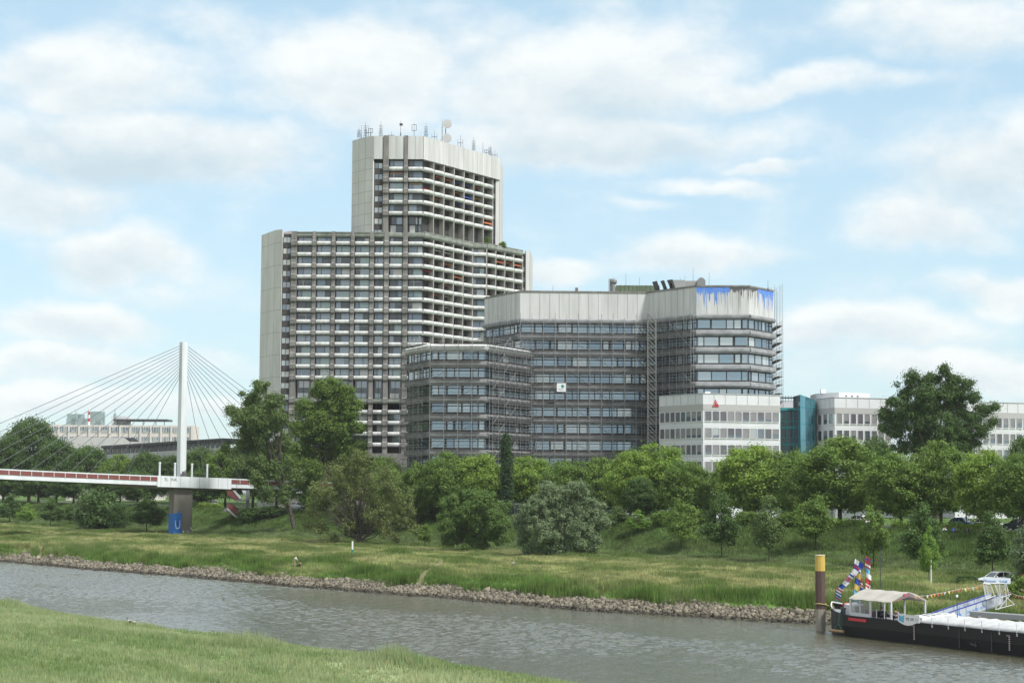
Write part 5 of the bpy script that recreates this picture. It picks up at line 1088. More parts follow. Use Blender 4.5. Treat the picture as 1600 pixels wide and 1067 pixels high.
D = 208; z0 = ztree(1606, D); cl = clumps_px(1606, D, z0, [(1610, 840, 26), (1592, 860, 16), (1600, 885, 22), (1585, 905, 12), (1600, 925, 20), (1615, 870, 24)], 37, 2.2, rr=(.35, .7))
single('silver_shrub', 'silver green willow shrub cut by the right edge beside the gangway', 'shrub', 1606, D, cl, 170, .10, 'silver', 2., .2, 20, 37, flat=.9)
D = 190; cl = clumps_px(1600, D, ztree(1600, D), [(1598, 912, 12), (1588, 925, 12), (1600, 938, 16), (1580, 915, 6)], 38, 2.2, rr=(.35, .7)); single('dark_shrub', 'dark green shrub behind the white gangway gate at the right edge', 'shrub', 1600, D, cl, 170, .10, 'mid', 1., .12, 12, 38, flat=.9)
D = 325; z0 = ztree(791, D); H = Z(677, D, 791) - gz(*onT(791, 214)); 
x, y = onT(791, 213.5); H = Z(677, y, 791) - gz(x, y); r = random.Random(5); cl = []
for i in range(90): zz = H * (.04 + .94 * i / 90); w = 1.25 * min(1, (H - zz) / 2.6 + .35) * min(1, zz / 2 + .5); a = r.uniform(0, 6.28); q = r.uniform(.1, .6) * w; cl.append((q * math.cos(a), q * math.sin(a), zz, .6 * w))
T = tree_proto('cypress', 'narrow dark columnar cypress in front of the scaffolded office', 'tree', cl, 150, .16, 'cypress', H * .8, .15, 0, 9, flat=1.3, up=.8); T.location = (x, y, gz(x, y))
# clipped hedges on top of the slope
for i, (a, b, lb, m_) in enumerate([(1270, 1345, 'bright clipped hedge under the broadest promenade tree', 'hedge'), (1395, 1560, 'long bright clipped hedge behind the people sitting on the slope', 'hedge'), (1020, 1080, 'low dark hedge at the foot of the white office', 'mid'), (300, 345, 'low green hedge behind the bridge stair', 'hedge')]):
    (xa, ya), (xb, yb) = onT(a, 215.5), onT(b, 215.5); n = max(4, int(math.hypot(xb - xa, yb - ya) / .55)); cl = [((xb - xa) * j / n - 0, (yb - ya) * j / n, .75 + .12 * math.sin(j), .55) for j in range(n + 1)]
    me = crown_mesh('hedge', cl, 130, .13, m_, 50 + i, flat=1.2); o = link_mesh('hedge', me, None, (xa, ya, gz(xa, ya))); tag(o, lb, 'hedge', 'clipped hedges')
# bushes on the terraces of the tower
for i, (px, y_, D_, lb) in enumerate([(760, 375, 476, 'small green bush in a planter at the right foot of the tower top'), (785, 381, 478, 'small dark bush on the upper right terrace of the tower')]):
    c = P(px, y_, D_); cl = [(random.uniform(-.6, .6), random.uniform(-.3, .3), random.uniform(.3, 1.4), .5) for _ in range(9)]; me = crown_mesh('planter_bush', cl, 90, .18, 'mid', 60 + i); o = link_mesh('planter_bush', me, None, (c.x, c.y - .3, c.z - 1)); tag(o, lb, 'bush', 'bushes on the tower terraces')
# ------------------------------------------------------------------ road, cars, people behind the trees
def surf_strip(name, m_, t0, t1, s0, s1, dz):
    v = []; f = []; ss = np.linspace(s0, s1, 60)
    for s in ss:
        for t in (t0, t1): x, y = XY(s, t); v.append((x, y, gz(x, y) + dz))
    for i in range(len(ss) - 1): a = 2 * i; f.append((a, a + 1, a + 3, a + 2))
    me = bpy.data.meshes.new(name); me.from_pydata(v, [], f); me.materials.append(M[m_]); o = link_mesh(name, me); o['kind'] = 'structure'
surf_strip('promenade_path', 'pierconc', 217, 220, 60, 470, .012); surf_strip('road', 'asphalt', 226, 234, 0, 520, .012)
M['glassd'] = mat('car_glass', (.02, .025, .03), .05, .3, spec=.8, coat=.5); M['tyre'] = mat('tyre', (.015, .015, .015), .8); M['rim'] = mat('rim', (.45, .45, .46), .3, .8); M['carwhite'] = mat('car_paint', (.80, .80, .81), .25, coat=.6); M['lamp'] = mat('head_lamp', (.6, .62, .65), .1, .5); M['plate'] = mat('plate', (.7, .7, .68), .5)
for n_, c_ in (('carred', (.35, .02, .02)), ('carsilver', (.4, .41, .43)), ('cardark', (.03, .035, .05)), ('carblue', (.03, .08, .25))): M[n_] = mat('car_paint', c_, .25, .2, coat=.6)
def make_car(label, paint):
    C = thing('parked_car', label, 'car'); b = MB(); L_ = 4.5
    # stations along the length: x, sill z, belt z, half width at belt
    st = [(-2.22, .42, .72, .62), (-2.1, .30, .86, .80), (-1.6, .24, .97, .88), (-.9, .22, 1.05, .91), (.2, .22, 1.08, .92), (1.3, .24, 1.10, .91), (1.95, .30, 1.08, .86), (2.2, .42, 1.0, .74)]
    b.loft([[(x, -w * .93, a), (x, -w, a + .22), (x, -w, h - .12), (x, -w * .93, h), (x, 0, h + .03), (x, w * .93, h), (x, w, h - .12), (x, w, a + .22), (x, w * .93, a)] for x, a, h, w in st]); b.build('body', paint, C, local=True, smooth=False)
    g = MB(); cab = [(-1.05, 1.05, 1.06, .80), (-.25, 1.05, 1.60, .66), (.4, 1.06, 1.66, .66), (1.3, 1.07, 1.60, .64), (2.0, 1.06, 1.12, .70)]
    g.loft([[(x, -.82, a), (x, -w, h), (x, w, h), (x, .82, a)] for x, a, h, w in cab]); g.build('glasshouse', 'glassd', C, local=True)
    r = MB(); r.loft([[(x, -w - .015, h - .05), (x, -w - .01, h + .02), (x, 0, h + .05), (x, w + .01, h + .02), (x, w + .015, h - .05)] for x, a, h, w in [(-.35, 0, 1.55, .67)] + cab[1:4] + [(1.5, 0, 1.5, .65)]])
    for s in (-1, 1):
        for (xa, za), (xb, zb) in (((-1.08, 1.05), (-.3, 1.58)), ((.32, 1.06), (.36, 1.62)), ((1.15, 1.06), (1.3, 1.58)), ((2.02, 1.08), (1.42, 1.56))): r.tube((xa, s * .83, za), (xb, s * .67, zb), .045, .045, 4)
    r.build('roof', paint, C, local=True)
    for s in (-1, 1):
        for x in (-1.38, 1.40):
            w = MB(); w.tube((x, s * .74, .34), (x, s * .93, .34), .34, .34, 16); wo = w.build('wheel', 'tyre', C, local=True); q = MB(); q.tube((x, s * .92, .34), (x, s * .945, .34), .22, .2, 12); q.build('rim', 'rim', wo, local=True)
        h = MB(); h.loft([[(-2.20, s * .52, .70), (-2.20, s * .52, .82), (-1.98, s * .85, .88), (-1.98, s * .85, .74)], [(-2.1, s * .52, .70), (-2.1, s * .52, .82), (-1.9, s * .85, .88), (-1.9, s * .85, .74)]]); h.build('headlight', 'lamp', C, local=True)
        h = MB(); h.box(2.1, 2.22, min(s * .5, s * .76), max(s * .5, s * .76), .8, 1.0); h.build('tail_light', 'carred', C, local=True)
        h = MB(); h.ball((-.75, s * 1.0, 1.12), .11, n=6, k=4); h.build('mirror', paint, C, local=True)
    h = MB(); h.box(-2.26, -2.2, -.5, .5, .45, .66); h.build('grille', 'black', C, local=True); h = MB(); h.box(-2.28, -2.262, -.26, .26, .40, .51); h.build('number_plate', 'plate', C, local=True)
    return C
car = make_car('white sport utility car parked on the meadow behind the gangway', 'carwhite'); D = 210.; car.location = (X(1558, D, 900), D, gz(X(1558, D, 900), D)); car.rotation_euler = (0, 0, R(22))
def repaint(o, paint):
    for ch in o.children:
        if ch.name.split('.')[0] in ('body', 'roof', 'mirror'): ch.data = ch.data.copy(); ch.data.materials.clear(); ch.data.materials.append(M[paint])
for px, paint, lb in ((300, 'carwhite', 'white car glimpsed under the trees just right of the bridge pier'), (330, 'carsilver', 'silver car glimpsed under the trees left of the zigzag stair'), (465, 'carsilver', 'silver car in the shade right of the leaning trunk'), (545, 'carblue', 'blue car in the shade behind the brownish willow'), (640, 'cardark', 'dark car behind the people left of the olive willow'), (985, 'carwhite', 'white car glimpsed under trees right of the silver willow'), (1050, 'carwhite', 'white car under the tree left of the white office corner'), (1180, 'carsilver', 'silver car glimpsed under the broad bright tree'), (1340, 'carwhite', 'white car behind the hedge under the broadest tree'), (1505, 'carblue', 'blue car behind the hedge right of the sitting people'), (1545, 'carsilver', 'silver car behind the right end of the long hedge'), (1590, 'cardark', 'dark car under the rightmost tree')):
    c = copy_tree(car); x, y = onT(px, 229); c.location = (x, y, 8.012); c.rotation_euler = (0, 0, math.atan2(U2.y, U2.x) + (0 if px % 2 else math.pi)); c['label'] = lb; c['group'] = 'cars parked along the road behind the trees'; repaint(c, paint)
# kiosk like white umbrellas by the promenade
for i, (px, lb) in enumerate(((478, 'white terrace parasol right of the leaning trunk'), (620, 'white terrace parasol showing behind the brownish willow'))):
    x, y = onT(px, 224); p = thing('parasol', lb, 'parasol', (x, y, 8), 'white parasols by the promenade'); a = MB(); a.tube((x, y, 8), (x, y, 11), .05); a.build('pole', 'lead', p); a = MB(); zc = Z(765, y, px); a.loft([[(x + r_ * math.cos(k * math.pi / 4), y + r_ * math.sin(k * math.pi / 4), z) for k in range(8)] for r_, z in ((2.2, zc - .8), (2.2, zc - .65), (.1, zc))]); a.build('canopy', 'white', p)
# ------------------------------------------------------------------ people
for n_, c_ in (('skin', (.48, .28, .2)), ('hair', (.03, .02, .015)), ('shirtw', (.72, .71, .68)), ('navy', (.02, .03, .07)), ('pblue', (.03, .12, .42)), ('pblack', (.015, .015, .02)), ('pred', (.45, .05, .04)), ('jeans', (.06, .09, .16)), ('khaki', (.3, .25, .16))): M[n_] = mat('cloth_' + n_, c_, .85)
def skinned(name, nodes, edges, m_, parent, sub=1):
    me = bpy.data.meshes.new(name); me.from_pydata([n[0] for n in nodes], edges, []); o = bpy.data.objects.new(name, me); COL.objects.link(o); o.parent = parent; me.materials.append(M[m_])
    md = o.modifiers.new('skin', 'SKIN'); me.skin_vertices.new(name='') if not me.skin_vertices else None
    for i, n in enumerate(nodes): me.skin_vertices[0].data[i].radius = (n[1], n[1]) if not isinstance(n[1], tuple) else n[1]
    me.skin_vertices[0].data[0].use_root = True; o.modifiers.new('sub', 'SUBSURF').levels = sub; o.modifiers['sub'].render_levels = sub; md.use_smooth_shade = True; return o
def person(label, loc, rz, pose, shirt, trousers, hair='hair', group=None, lying=False):
    T = thing('person', label, 'person', loc, group, rz)
    # local axes: faces +x, y to its left
    J = dict(pel=(0, 0, .95), chest=(.01, 0, 1.30), neck=(.0, 0, 1.50), head=(.02, 0, 1.66), **{})
    for s, q in ((1, 'l'), (-1, 'r')):
        J['sh' + q] = (0, s * .19, 1.42); J['el' + q] = (-.02, s * .25, 1.14); J['wr' + q] = (.08, s * .26, .90); J['hip' + q] = (0, s * .10, .90); J['kn' + q] = (.02, s * .11, .48); J['an' + q] = (0, s * .11, .08); J['to' + q] = (.17, s * .13, .03)
    J.update(pose); V = {k: Vector(v) for k, v in J.items()}
    up = (V['head'] - V['neck']).normalized()
    nodes = [(V['pel'], (.13, .16)), (V['chest'], (.12, .17)), (V['neck'], .055), (V['head'] - up * .04, (.085, .075)), (V['head'] + up * .09, (.085, .08)), (V['head'] + up * .02 + Vector((.095, 0, 0)), .018)]; E = [(0, 1), (1, 2), (2, 3), (3, 4), (3, 5)]
    def add(p, r, par): nodes.append((p, r)); E.append((par, len(nodes) - 1)); return len(nodes) - 1
    for s, q in ((1, 'l'), (-1, 'r')):
        a = add(V['sh' + q], .06, 1); a = add(V['el' + q], .042, a); a = add(V['wr' + q], .028, a); d = (V['wr' + q] - V['el' + q]).normalized(); a = add(V['wr' + q] + d * .07, .032, a); sd_ = d.cross(Vector((0, 0, 1)) if abs(d.z) < .8 else Vector((1, 0, 0))).normalized()
        for k in range(4): m_ = add(V['wr' + q] + d * .12 + sd_ * (.022 * (k - 1.5)), .009, a); add(V['wr' + q] + d * (.165 - .012 * abs(k - 1.3)) + sd_ * (.022 * (k - 1.5)) + Vector((.01, 0, -.015)), .008, m_)
        add(V['wr' + q] + d * .09 + sd_ * .05, .01, a)
        a = add(V['hip' + q], .085, 0); a = add(V['kn' + q], .058, a); a = add(V['an' + q], .04, a); add(V['to' + q], .035, a)
    skinned('body', nodes, E, 'skin', T)
    n2 = [(V['pel'] + (V['chest'] - V['pel']) * .1, (.15, .18)), (V['chest'], (.145, .20)), ((V['chest'] + V['neck'] * 2) / 3, .10)]; e2 = [(0, 1), (1, 2)]
    for q in 'lr': n2 += [(V['sh' + q], .078), (V['el' + q], .06), (V['wr' + q] * .8 + V['el' + q] * .2, .045)]; k = len(n2); e2 += [(1, k - 3), (k - 3, k - 2), (k - 2, k - 1)]
    skinned('shirt', n2, e2, shirt, T)
    n3 = [(V['pel'], (.15, .18))]; e3 = []
    for q in 'lr': n3 += [(V['hip' + q], .105), (V['kn' + q], .075), (V['an' + q] * .95 + V['kn' + q] * .05, .06)]; k = len(n3); e3 += [(0, k - 3), (k - 3, k - 2), (k - 2, k - 1)]
    skinned('trousers', n3, e3, trousers, T)
    h = MB(); h.ball(V['head'] + up * .07 - Vector((.02, 0, 0)), .105, n=8, k=6, sz=1.0); h.build('hair', hair, T, local=True, smooth=True)
    return T
SIT = dict(pel=(0, 0, .12), chest=(.04, 0, .46), neck=(.05, 0, .66), head=(.08, 0, .82), shl=(.05, .19, .58), shr=(.05, -.19, .58), ell=(.15, .25, .36), elr=(.15, -.25, .36), wrl=(.38, .14, .38), wrr=(.38, -.14, .38), hipl=(.05, .1, .12), hipr=(.05, -.1, .12), knl=(.42, .14, .42), knr=(.42, -.14, .42), anl=(.55, .12, .04), anr=(.55, -.12, .04), tol=(.72, .13, .02), tor=(.72, -.13, .02))
CHAIR = dict(pel=(0, 0, .5), chest=(.0, 0, .84), neck=(.02, 0, 1.04), head=(.05, 0, 1.20), shl=(.02, .19, .96), shr=(.02, -.19, .96), ell=(.12, .25, .72), elr=(.12, -.25, .72), wrl=(.36, .14, .76), wrr=(.36, -.14, .76), hipl=(.05, .1, .5), hipr=(.05, -.1, .5), knl=(.46, .12, .52), knr=(.46, -.12, .52), anl=(.48, .12, .08), anr=(.48, -.12, .08), tol=(.65, .13, .03), tor=(.65, -.13, .03))
def onmeadow(px, t): x, y = onT(px, t); return (x, y, gz(x, y))
person('person in a white shirt standing bent forward on the far bank above the stones', onmeadow(461.5, 146), R(15), dict(chest=(.12, 0, 1.26), neck=(.24, 0, 1.42), head=(.34, 0, 1.52), shl=(.18, .19, 1.36), shr=(.18, -.19, 1.36), ell=(.3, .25, 1.1), elr=(.3, -.22, 1.1), wrl=(.5, .14, 1.0), wrr=(.5, -.12, 1.0), knl=(.12, .11, .49), anl=(.1, .13, .08), tol=(.27, .14, .03)), 'shirtw', 'khaki')
person('person in black crouching on the far bank right of the one in white', onmeadow(471, 146), R(170), SIT, 'pblack', 'pblack')
person('person in a white top sitting on the slope edge in front of the hedge', onmeadow(1475.5, 213.5), R(250), SIT, 'shirtw', 'pblack', group='people sitting on the slope')
person('person in a blue top sitting on the slope right of the one in white', onmeadow(1489, 213.5), R(260), SIT, 'pblue', 'jeans', group='people sitting on the slope')
person('person in dark clothes sitting furthest right but one on the slope', onmeadow(1510.5, 213.5), R(250), SIT, 'navy', 'pblack', group='people sitting on the slope')
person('person in a red top sitting rightmost before the hedge end', onmeadow(1533, 213.8), R(240), SIT, 'pred', 'jeans', group='people sitting on the slope')
WALK = dict(knl=(.2, .11, .5), anl=(.28, .11, .1), tol=(.44, .12, .06), knr=(-.02, -.11, .5), anr=(-.3, -.11, .12), tor=(-.14, -.12, .04), wrr=(.2, -.26, .92), wrl=(-.1, .27, .9))
person('person in a white shirt walking on the promenade left of the olive willow', onmeadow(633, 218.5), R(130), WALK, 'shirtw', 'jeans', group='people walking on the promenade')
person('person in a pale top walking on the promenade behind the small sapling', onmeadow(658, 218.5), R(130), WALK, 'shirtw', 'khaki', group='people walking on the promenade')
person('person in a blue jacket walking on the promenade next to the olive willow', onmeadow(674.5, 218.5), R(-50), WALK, 'pblue', 'pblack', group='people walking on the promenade')
# ------------------------------------------------------------------ marker posts, duck, street lamps
def post(px, t, y0, label, bands, rad, D=None):
    x, y = onT(px, t); z = gz(x, y); H = Z(y0, y, px) - z; T = thing('marker_post', label, 'post', (x, y, z))
    n = len(bands)
    for i, b in enumerate(bands): m_ = MB(); m_.tube((x, y, z - .2 if i == 0 else z + H * i / n), (x, y, z + H * (i + 1) / n), rad, rad, 8); m_.build('band', b, T)
M['green'] = mat('green_paint', (.01, .2, .1), .6)
post(551.5, 157, 845, 'thin white and green banded marker post on the meadow edge', ['white', 'green', 'white', 'white'], .13)
x, y, z = onmeadow(1452.5, 175.5); m_ = MB(); m_.tube((x, y - .25, z - .2), (x, y - .25, Z(872, y, 1452)), .09, .09, 8); m_.tube((x, y - .25, Z(873, y, 1452)), (x + .1, y, Z(872, y, 1452)), .03); tag(m_.build('tree_stake', 'parapet', origin=(x, y - .25, z)), 'pale wooden stake holding the bright sapling on the meadow', 'stake')
for px, lb in ((1510, 'thin dark street lamp behind the hedge and sitting people'), (1300, 'thin dark street lamp under the broadest promenade tree'), (650, 'thin grey street lamp on the promenade left of the olive willow')):
    x, y = onT(px, 221); T = thing('street_lamp', lb, 'street lamp', (x, y, 8), 'promenade street lamps'); m_ = MB(); m_.tube((x, y, 8), (x, y, 13), .08, .05, 6); m_.build('pole', 'darksteel', T); m_ = MB(); m_.loft([[(x + r_ * math.cos(k), y + r_ * math.sin(k), z_) for k in (0, 1.05, 2.1, 3.14, 4.2, 5.2)] for r_, z_ in ((.12, 13), (.28, 13.35), (.3, 13.4), (.05, 13.6))]); m_.build('lamp_head', 'lead', T)
def duck(label, x, y, z, rz, s=1.):
    T = thing('duck', label, 'duck', (x, y, z), None, rz); T.scale = (s, s, s)
    loops = []
    for a, r_, zz in ((-.30, .01, .30), (-.22, .07, .26), (-.08, .13, .21), (.08, .14, .20), (.18, .10, .23), (.24, .055, .31), (.25, .045, .38), (.28, .055, .42), (.33, .05, .43), (.37, .02, .41)): loops.append([(a, r_ * math.cos(k * math.pi / 4), zz + r_ * .9 * math.sin(k * math.pi / 4)) for k in range(8)])
    b = MB(); b.loft(loops[:6]); b.build('body', 'feather', T, local=True, smooth=True); b = MB(); b.loft(loops[5:]); b.build('head', 'duckhead', T, local=True, smooth=True)
    b = MB(); b.loft([[(.36, w, .425 + h) for w, h in ((-.02, 0), (0, .012), (.02, 0), (0, -.012))], [(.43, w * .9, .405 + h * .4) for w, h in ((-.02, 0), (0, .012), (.02, 0), (0, -.012))]]); b.build('beak', 'beak', T, local=True)
    for sgn in (-1, 1): b = MB(); b.loft([[(.1, sgn * .125, .2), (.1, sgn * .15, .24), (.1, sgn * .12, .28)], [(-.25, sgn * .06, .23), (-.25, sgn * .07, .25), (-.25, sgn * .05, .26)]]); b.build('wing', 'white', T, local=True); b = MB(); b.tube((.02, sgn * .05, .1), (.02, sgn * .05, 0), .012); b.build('leg', 'beak', T, local=True)
M['feather'] = mat('feather', (.10, .09, .08), .8, color2=(.5, .48, .44), scale=6); M['duckhead'] = mat('duckhead', (.02, .05, .04), .5); M['beak'] = mat('beak', (.5, .3, .05), .5)
D = 177.; duck('large black and white duck standing at the water edge of the near bank', X(203, D, 977), D, gz(X(203, D, 977), D) + .25, R(150), 1.25); duck('small dark duck right beside the large one on the near bank', X(209.5, D - .5, 977), D - .5, gz(X(209.5, D, 977), D) + .2, R(20), .9)
x, y, z = onmeadow(802.5, 160); duck('lone dark bird on the meadow below the silver willow', x, y, z + .15, R(0), 1.0)
# ------------------------------------------------------------------ mooring pile
M['rustpile'] = mat('rust_pile', (.11, .065, .05), .7, color2=(.05, .03, .028), scale=1.2, stretch=(6, 6, .3)); M['wetpile'] = mat('wet_pile', (.34, .31, .26), .8, color2=(.22, .20, .16), scale=1, stretch=(5, 5, .3)); M['yellow'] = mat('yellow_paint', (.62, .43, .08), .5, color2=(.45, .33, .10), scale=1, stretch=(6, 6, .4)); M['rope'] = mat('rope', (.42, .36, .16), .9); M['cream'] = mat('cream', (.62, .58, .42), .7)
D = 183.; px, pr = X(1281.8, D, 930), .5; zt_ = Z(867.5, D, 1281); zy = Z(891.5, D, 1281); zw = Z(951, D, 1281)
PL_ = thing('mooring_pile', 'thick brown steel mooring pile with a yellow painted top at the bow of the ship', 'mooring pile', (px, D, 0))
for nm, a, b, m_ in (('wet_foot', -1.5, zw, 'wetpile'), ('shaft', zw, zy, 'rustpile'), ('yellow_band', zy, zt_, 'yellow')):
    mb = MB(); n = 20; mb.loft([[(px + pr * (1 if k % 2 else .95) * math.cos(2 * math.pi * k / n), D + pr * (1 if k % 2 else .95) * math.sin(2 * math.pi * k / n), z) for k in range(n)] for z in (a, b)]); mb.build(nm, m_, PL_)
mb = MB(); mb.loft([[(px + .53 * math.cos(k * .4488), D + .53 * math.sin(k * .4488), z) for k in range(14)] for z in (zt_, zt_ + .06)]); mb.build('cap', 'cream', PL_)
# ------------------------------------------------------------------ ship
Bx = Vector((.5, -.866)); By = Vector((-.866, -.5))      # aft along the hull, and towards the viewer's side
O2 = Vector((32.5, 182.6)); OFF = [0.]     # stem of the bow on the centre line
def S3(a, b, z): q = O2 + Bx * (a + OFF[0]) + By * b; return (q.x, q.y, z)
def build_ship():
    T = thing('barge', 'long black river barge with white tarpaulin, red trimmed bow and tented wheelhouse', 'ship', (O2.x, O2.y, 0)); HB = 2.6
    def hw(a): a = a + OFF[0]; return HB * (1 - (1 - min(a, 6) / 6) ** 2.6) + .04
    def top(a): a = a + OFF[0]; return 1.95 + .85 * max(0, 1 - a / 5.5) ** 1.6
    st = [0, .3, .7, 1.2, 2, 3, 4.5, 6, 12, 24, 44]; h = MB()
    h.loft([[S3(a + (.35 if a < 1 else 0) * 0, s * hw(a) * w, z) for s, w, z in [(-1, 1, top(a)), (-1, .97, 1.0), (-1, .8, -.6), (1, .8, -.6), (1, .97, 1.0), (1, 1, top(a))]] for a in st], closed=False, caps=False)
    h.build('hull', 'black', T)
    M['redpaint'] = mat('red_paint', (.5, .03, .04), .5); M['deck'] = mat('deck_grey', (.32, .34, .36), .6)
    w = MB()
    for s in (-1, 1):
        for i in range(len(st) - 1):
            a, b = st[i], st[i + 1]; w.loft([[S3(a, s * (hw(a) + dv), top(a) + dz) for dv, dz in ((-.1, -.02), (.06, -.02), (.06, .08), (-.1, .08))], [S3(b, s * (hw(b) + dv), top(b) + dz) for dv, dz in ((-.1, -.02), (.06, -.02), (.06, .08), (-.1, .08))]])
    w.build('gunwale', 'black', T)
    d = MB()
    d.poly([S3(a, -hw(a) + .1, top(a) - .5 + .15 * (a > 4)) for a in st] + [S3(a, hw(a) - .1, top(a) - .5 + .15 * (a > 4)) for a in reversed(st)]); d.build('deck', 'deck', T)
    w = MB()
    for s in (-1, 1): 
        for i in range(4): a, b = st[i], st[i + 1]; w.loft([[S3(a, s * (hw(a) - .02 + dv), top(a) + dz) for dv, dz in ((-.08, .08), (.03, .08), (.03, .18), (-.08, .18))], [S3(b, s * (hw(b) - .02 + dv), top(b) + dz) for dv, dz in ((-.08, .08), (.03, .08), (.03, .18), (-.08, .18))]])
    w.build('bow_rail', 'white', T)
    OFF[0] = 1.6
    # windlass, bow box and bollards
    b = MB(); b.loft([[S3(2.0, v, z) for v, z in ((.2, 2.0), (1.5, 2.0), (1.5, 3.0), (.2, 3.1))], [S3(3.6, v, z) for v, z in ((.2, 1.9), (1.5, 1.9), (1.5, 2.85), (.2, 2.95))]]); b.build('windlass_cover', 'offwhite', T)
    b = MB(); b.tube(S3(.9, .1, 2.3), S3(1.7, .1, 2.4), .32, .32, 12); b.tube(S3(1.2, -.9, 2.8), S3(1.2, .9, 2.8), .22, .22, 8); b.build('windlass', 'redpaint', T)
    for a, s in ((2.5, 1), (2.9, 1)): b = MB(); q = hw(a) - .3; b.tube(S3(a, q, 1.8), S3(a, q, 2.65), .13, .13, 8); b.tube(S3(a, q, 2.55), S3(a, q, 2.68), .19, .19, 8); b.build('bollard', 'darksteel', T)
    # red name board on the hull
    b = MB(); b.loft([[S3(a, HB + .03 if a > 4.9 else hw(a) + .03, z) for z in (top(a) - .40, top(a) - .12)] + [S3(a, hw(a) + .07, z) for z in (top(a) - .12, top(a) - .40)] for a in (4.0, 5.2, 6.6)]); b.build('name_board', 'redpaint', T)
    # tent over the foredeck
    a0, a1, hb, ze, zr = 3.6, 9.6, 2.15, 3.75, 4.55; M['tent'] = mat('tent_cloth', (.44, .42, .375), .8, color2=(.36, .345, .31), scale=.8); M['clear'] = mat('clear_sheet', (.5, .5, .48), .2, alpha=.28)
    tn = MB(); prof = [(-hb - .15, ze - .12), (-hb, ze), (-.9, zr - .22), (0, zr), (.9, zr - .22), (hb, ze), (hb + .15, ze - .12), (hb + .1, ze - .16), (0, zr - .06), (-hb - .1, ze - .16)]
    tn.loft([[S3(a, v, z - (.06 if 0 < i < 6 and i % 2 else 0)) for v, z in prof] for i, a in enumerate([a0, 4.6, 5.6, 6.6, 7.6, 8.6, a1])]); tn.build('tent_roof', 'tent', T)
    b = MB(); b.loft([[S3(a1 + q, v, z) for v, z in ((-hb, ze - .16), (0, zr - .08), (hb, ze - .16), (0, zr - .45))] for q in (.0, .04)]); b.build('tent_gable', 'mauve', T)
    b = MB(); b.loft([[S3(a1 + q, v + .6, z) for v, z in ((-.12, zr - .35), (.12, zr - .35), (.12, zr - .18), (-.12, zr - .18))] for q in (.05, .08)]); b.build('gable_badge', 'redpaint', T)
    for a in (a0 + .1, 6.6, a1 - .1):
        for s in (-1, 1): b = MB(); b.loft([[S3(a + q, s * (hb + w_), z) for q, w_ in ((-.11, -.05), (.11, -.05), (.11, .05), (-.11, .05))] for z in (1.6, ze - .1)]); b.build('tent_post', 'offwhite', T)
    for a in (5.1,): b = MB(); b.tube(S3(a, hb, 1.7), S3(a, hb, ze - .1), .06); b.build('tent_post', 'offwhite', T)
    b = MB()
    for a, c in ((a0 + .2, 5.05), (5.15, 6.5)): b.poly([S3(a, hb, 2.3), S3(c, hb, 2.3), S3(c, hb, ze - .15), S3(a, hb, ze - .15)])
    b.poly([S3(a0 + .1, -hb, 2.3), S3(a0 + .1, hb, 2.3), S3(a0 + .1, hb, ze - .15), S3(a0 + .1, -hb, ze - .15)]); b.build('clear_window', 'clear', T)
    b = MB(); b.loft([[S3(a, hb - .02, z) for z in (1.7, 2.3)] + [S3(a, hb + .04, z) for z in (2.3, 1.7)] for a in (a0, 6.6)]); b.build('tent_skirt', 'offwhite', T)
    b = MB(); b.loft([[S3(a, v, z) for v, z in ((-.4, 1.9), (.6, 1.9), (.6, 2.45), (-.4, 2.45))] for a in (4.3, 6.0)]); b.build('deck_seat', 'mauve', T)
    b = MB(); b.loft([[S3(a, v, z) for v, z in ((-.5, 2.3), (.7, 2.3), (.7, 2.36), (-.5, 2.36))] for a in (7.4, 8.5)]); b.tube(S3(7.95, 0, 1.4), S3(7.95, 0, 2.3), .06); b.build('table', 'offwhite', T)
    # railing beside the tent opening
    b = MB()
    for a in (6.9, 7.8, 8.9, 9.9, 10.8): b.tube(S3(a, 2.45, 1.9), S3(a, 2.45, 2.85), .04, .04, 5)
    b.path([S3(9.9, 2.45, 2.5), S3(12.6, 2.45, 2.45)], .03, 5); b.build('side_rail', 'offwhite', T)
    # companion hatch, deck stripes and tarpaulin over the hold
    b = MB(); b.loft([[S3(10.0, v, z) for v, z in ((-2.0, 1.9), (2.2, 1.9), (2.2, 2.1), (-2.0, 2.15))], [S3(12.2, v, z) for v, z in ((-2.0, 1.9), (2.2, 1.9), (2.2, 2.55), (-2.0, 2.75))], [S3(13.8, v, z) for v, z in ((-2.0, 1.9), (2.2, 1.9), (2.2, 2.45), (-2.0, 2.7))]]); b.build('hatch', 'offwhite', T)
    b = MB()
    for i in range(5): v = -1.7 + i * .7; b.loft([[S3(a, v + q, z) for q, z in ((-.05, z0), (.05, z0), (.05, z0 + .04), (-.05, z0 + .04))] for a, z0 in ((11.2, 2.50), (12.2, 2.72 - .03 * i), (13.6, 2.68 - .03 * i))])
    b.build('hatch_bar', 'darksteel', T)
    M['tarp'] = mat('tarpaulin', (.52, .525, .52), .7, color2=(.38, .39, .40), scale=1.2, bump=.5, bscale=2.); b = MB(); loops = []; rr = random.Random(6)
    for i in range(61):
        a = 13.0 + i * .5; sag = .06 * math.sin(i * 1.9) + rr.uniform(-.05, .05); hgt = .6 * min(1, (i + 1.5) / 4); lo = 2.03 + rr.uniform(-.08, .05)
        loops.append([S3(a, -2.35, 1.95), S3(a, -2.1, 2.1 + hgt * .5), S3(a, -1.0, 2.1 + hgt * .85 + sag), S3(a, .2, 2.1 + hgt * .8 + sag), S3(a, 1.2, 2.1 + hgt * .62 + sag), S3(a, 2.1, 2.1 + hgt * .35), S3(a, 2.5 + rr.uniform(-.03, .05), lo + .02), S3(a, 2.42, lo - .1)])
    b.loft(loops, closed=False, caps=False); b.build('tarpaulin', 'tarp', T, smooth=True)
